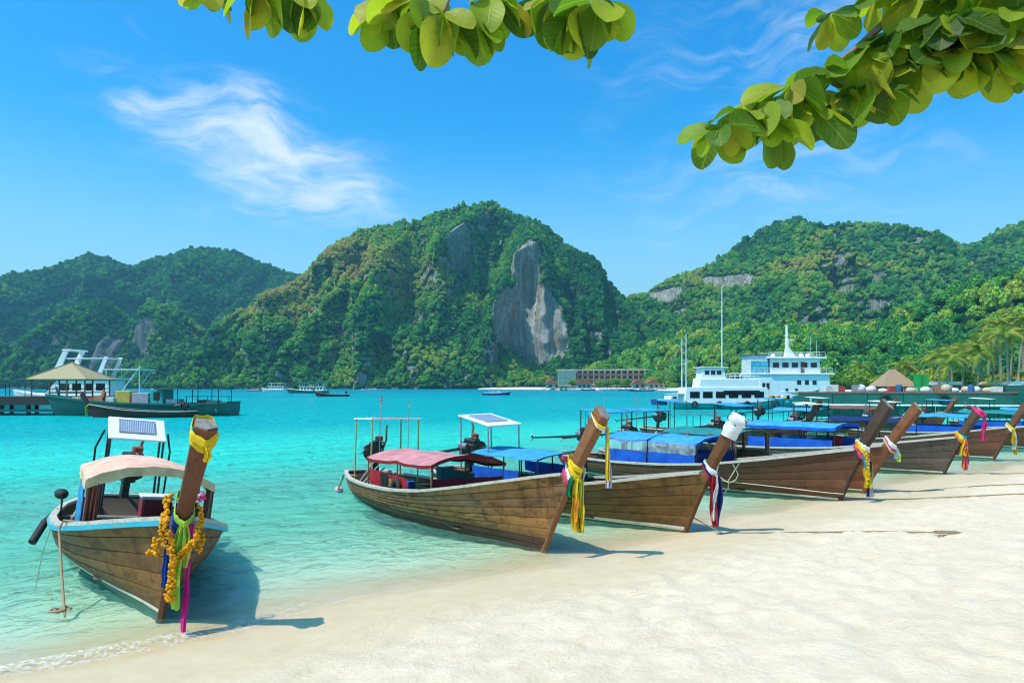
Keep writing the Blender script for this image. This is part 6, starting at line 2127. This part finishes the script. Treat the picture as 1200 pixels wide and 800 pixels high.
def rosette(px, py, y, n, size=.19, down=.55, src=None, face=0.0):
    """whorl of leaves at a twig end"""
    c = at(px, py, y)
    if src is not None:
        s = Vector(src)
        mid = s.lerp(c, .55) + Vector((0, 0, .04))
        limb([s, mid, c], .010, .005)
    n += 3
    for k in range(n):
        a_ = 2 * math.pi * (k + gl_.uniform(-.3, .3)) / n
        el = -down * gl_.uniform(.3, 1.5)
        d = Vector((math.cos(a_) * math.cos(el), math.sin(a_) * math.cos(el) * .8, math.sin(el)))
        o = bpy.data.objects.new('leaf', LM[gl_.randrange(8)])
        link(o, tree)
        q = d.to_track_quat('X', 'Z')
        e = q.to_euler()
        o.rotation_mode = 'QUATERNION'
        from mathutils import Quaternion
        o.rotation_quaternion = q @ Quaternion((1, 0, 0), gl_.uniform(-.9, .9))
        s = size / .22 * gl_.uniform(.65, 1.35)
        o.scale = (s, s, s)
        o.location = Vector(TL(c)) + d * .012


m1 = [(4.3, 2.1, 5.4), (3.4, 2.6, 5.45), tuple(at(1180, -45, 3.1)), tuple(at(1050, 15, 3.15)), tuple(at(1000, 60, 3.1)), tuple(at(940, 105, 3.05)), tuple(at(885, 136, 3.0)), tuple(at(846, 146, 2.98))]
limb(m1, .026, .005)
m2 = [(4.3, 2.1, 5.4), (3.0, 2.6, 5.7), (1.6, 2.95, 5.45), tuple(at(720, -70, 3.1)), tuple(at(560, -50, 3.1)), tuple(at(400, -60, 3.1)), tuple(at(260, -55, 3.1)), tuple(at(150, -70, 3.1))]
limb(m2, .055, .012)
m3 = [(4.4, 2.0, 5.2), tuple(at(1330, 10, 2.9)), tuple(at(1240, 25, 2.9)), tuple(at(1150, 30, 2.95))]
limb(m3, .03, .006)
for a_ in ((846, 146, 2.98, 7, .15), (868, 128, 3.0, 5, .13), (893, 118, 3.02, 8, .16), (925, 100, 3.03, 8, .17), (945, 120, 3.06, 7, .19), (962, 78, 3.08, 7, .16), (985, 108, 3.1, 7, .19), (1010, 62, 3.1, 8, .18), (1035, 45, 3.12, 7, .18), (972, 15, 3.2, 5, .14), (1065, 28, 3.1, 8, .19), (1090, 62, 3.0, 7, .17), (1020, 95, 3.05, 7, .17), (1050, 75, 3.1, 7, .18), (905, 140, 3.0, 6, .16), (1120, 55, 2.95, 7, .18), (1160, 62, 2.95, 7, .17)):
    rosette(*a_)
for a_ in ((1112, 15, 2.95, 8, .19), (1150, 30, 2.95, 9, .19), (1185, 12, 2.9, 9, .20), (1215, 35, 2.9, 8, .20), (1135, -20, 3.0, 7, .19), (1075, -12, 3.1, 7, .18), (1030, -8, 3.15, 6, .17), (1250, 5, 2.9, 8, .2), (1200, -30, 3.0, 8, .2), (1300, 20, 2.9, 8, .2)):
    rosette(*a_)
S2 = [tuple(at(560, -50, 3.1)), tuple(at(680, -62, 3.1)), tuple(at(330, -58, 3.1))]
for a_ in ((452, -4, 3.1, 6, .17, .8), (492, -2, 3.05, 8, .19, .9), (520, 14, 3.0, 9, .18, .8), (552, 18, 3.05, 8, .17, .9), (578, -4, 3.1, 7, .16, .6)):
    rosette(*a_, src=S2[0])
for a_ in ((648, -6, 3.1, 7, .18, 1.0), (672, 2, 3.05, 7, .19, 1.1), (700, -2, 3.0, 7, .19, .8)):
    rosette(*a_, src=S2[1])
for a_ in ((240, -18, 3.1, 5, .15, .7), (300, -20, 3.0, 6, .17, 1.1), (352, -18, 3.05, 7, .17, 1.0)):
    rosette(*a_, src=S2[2])
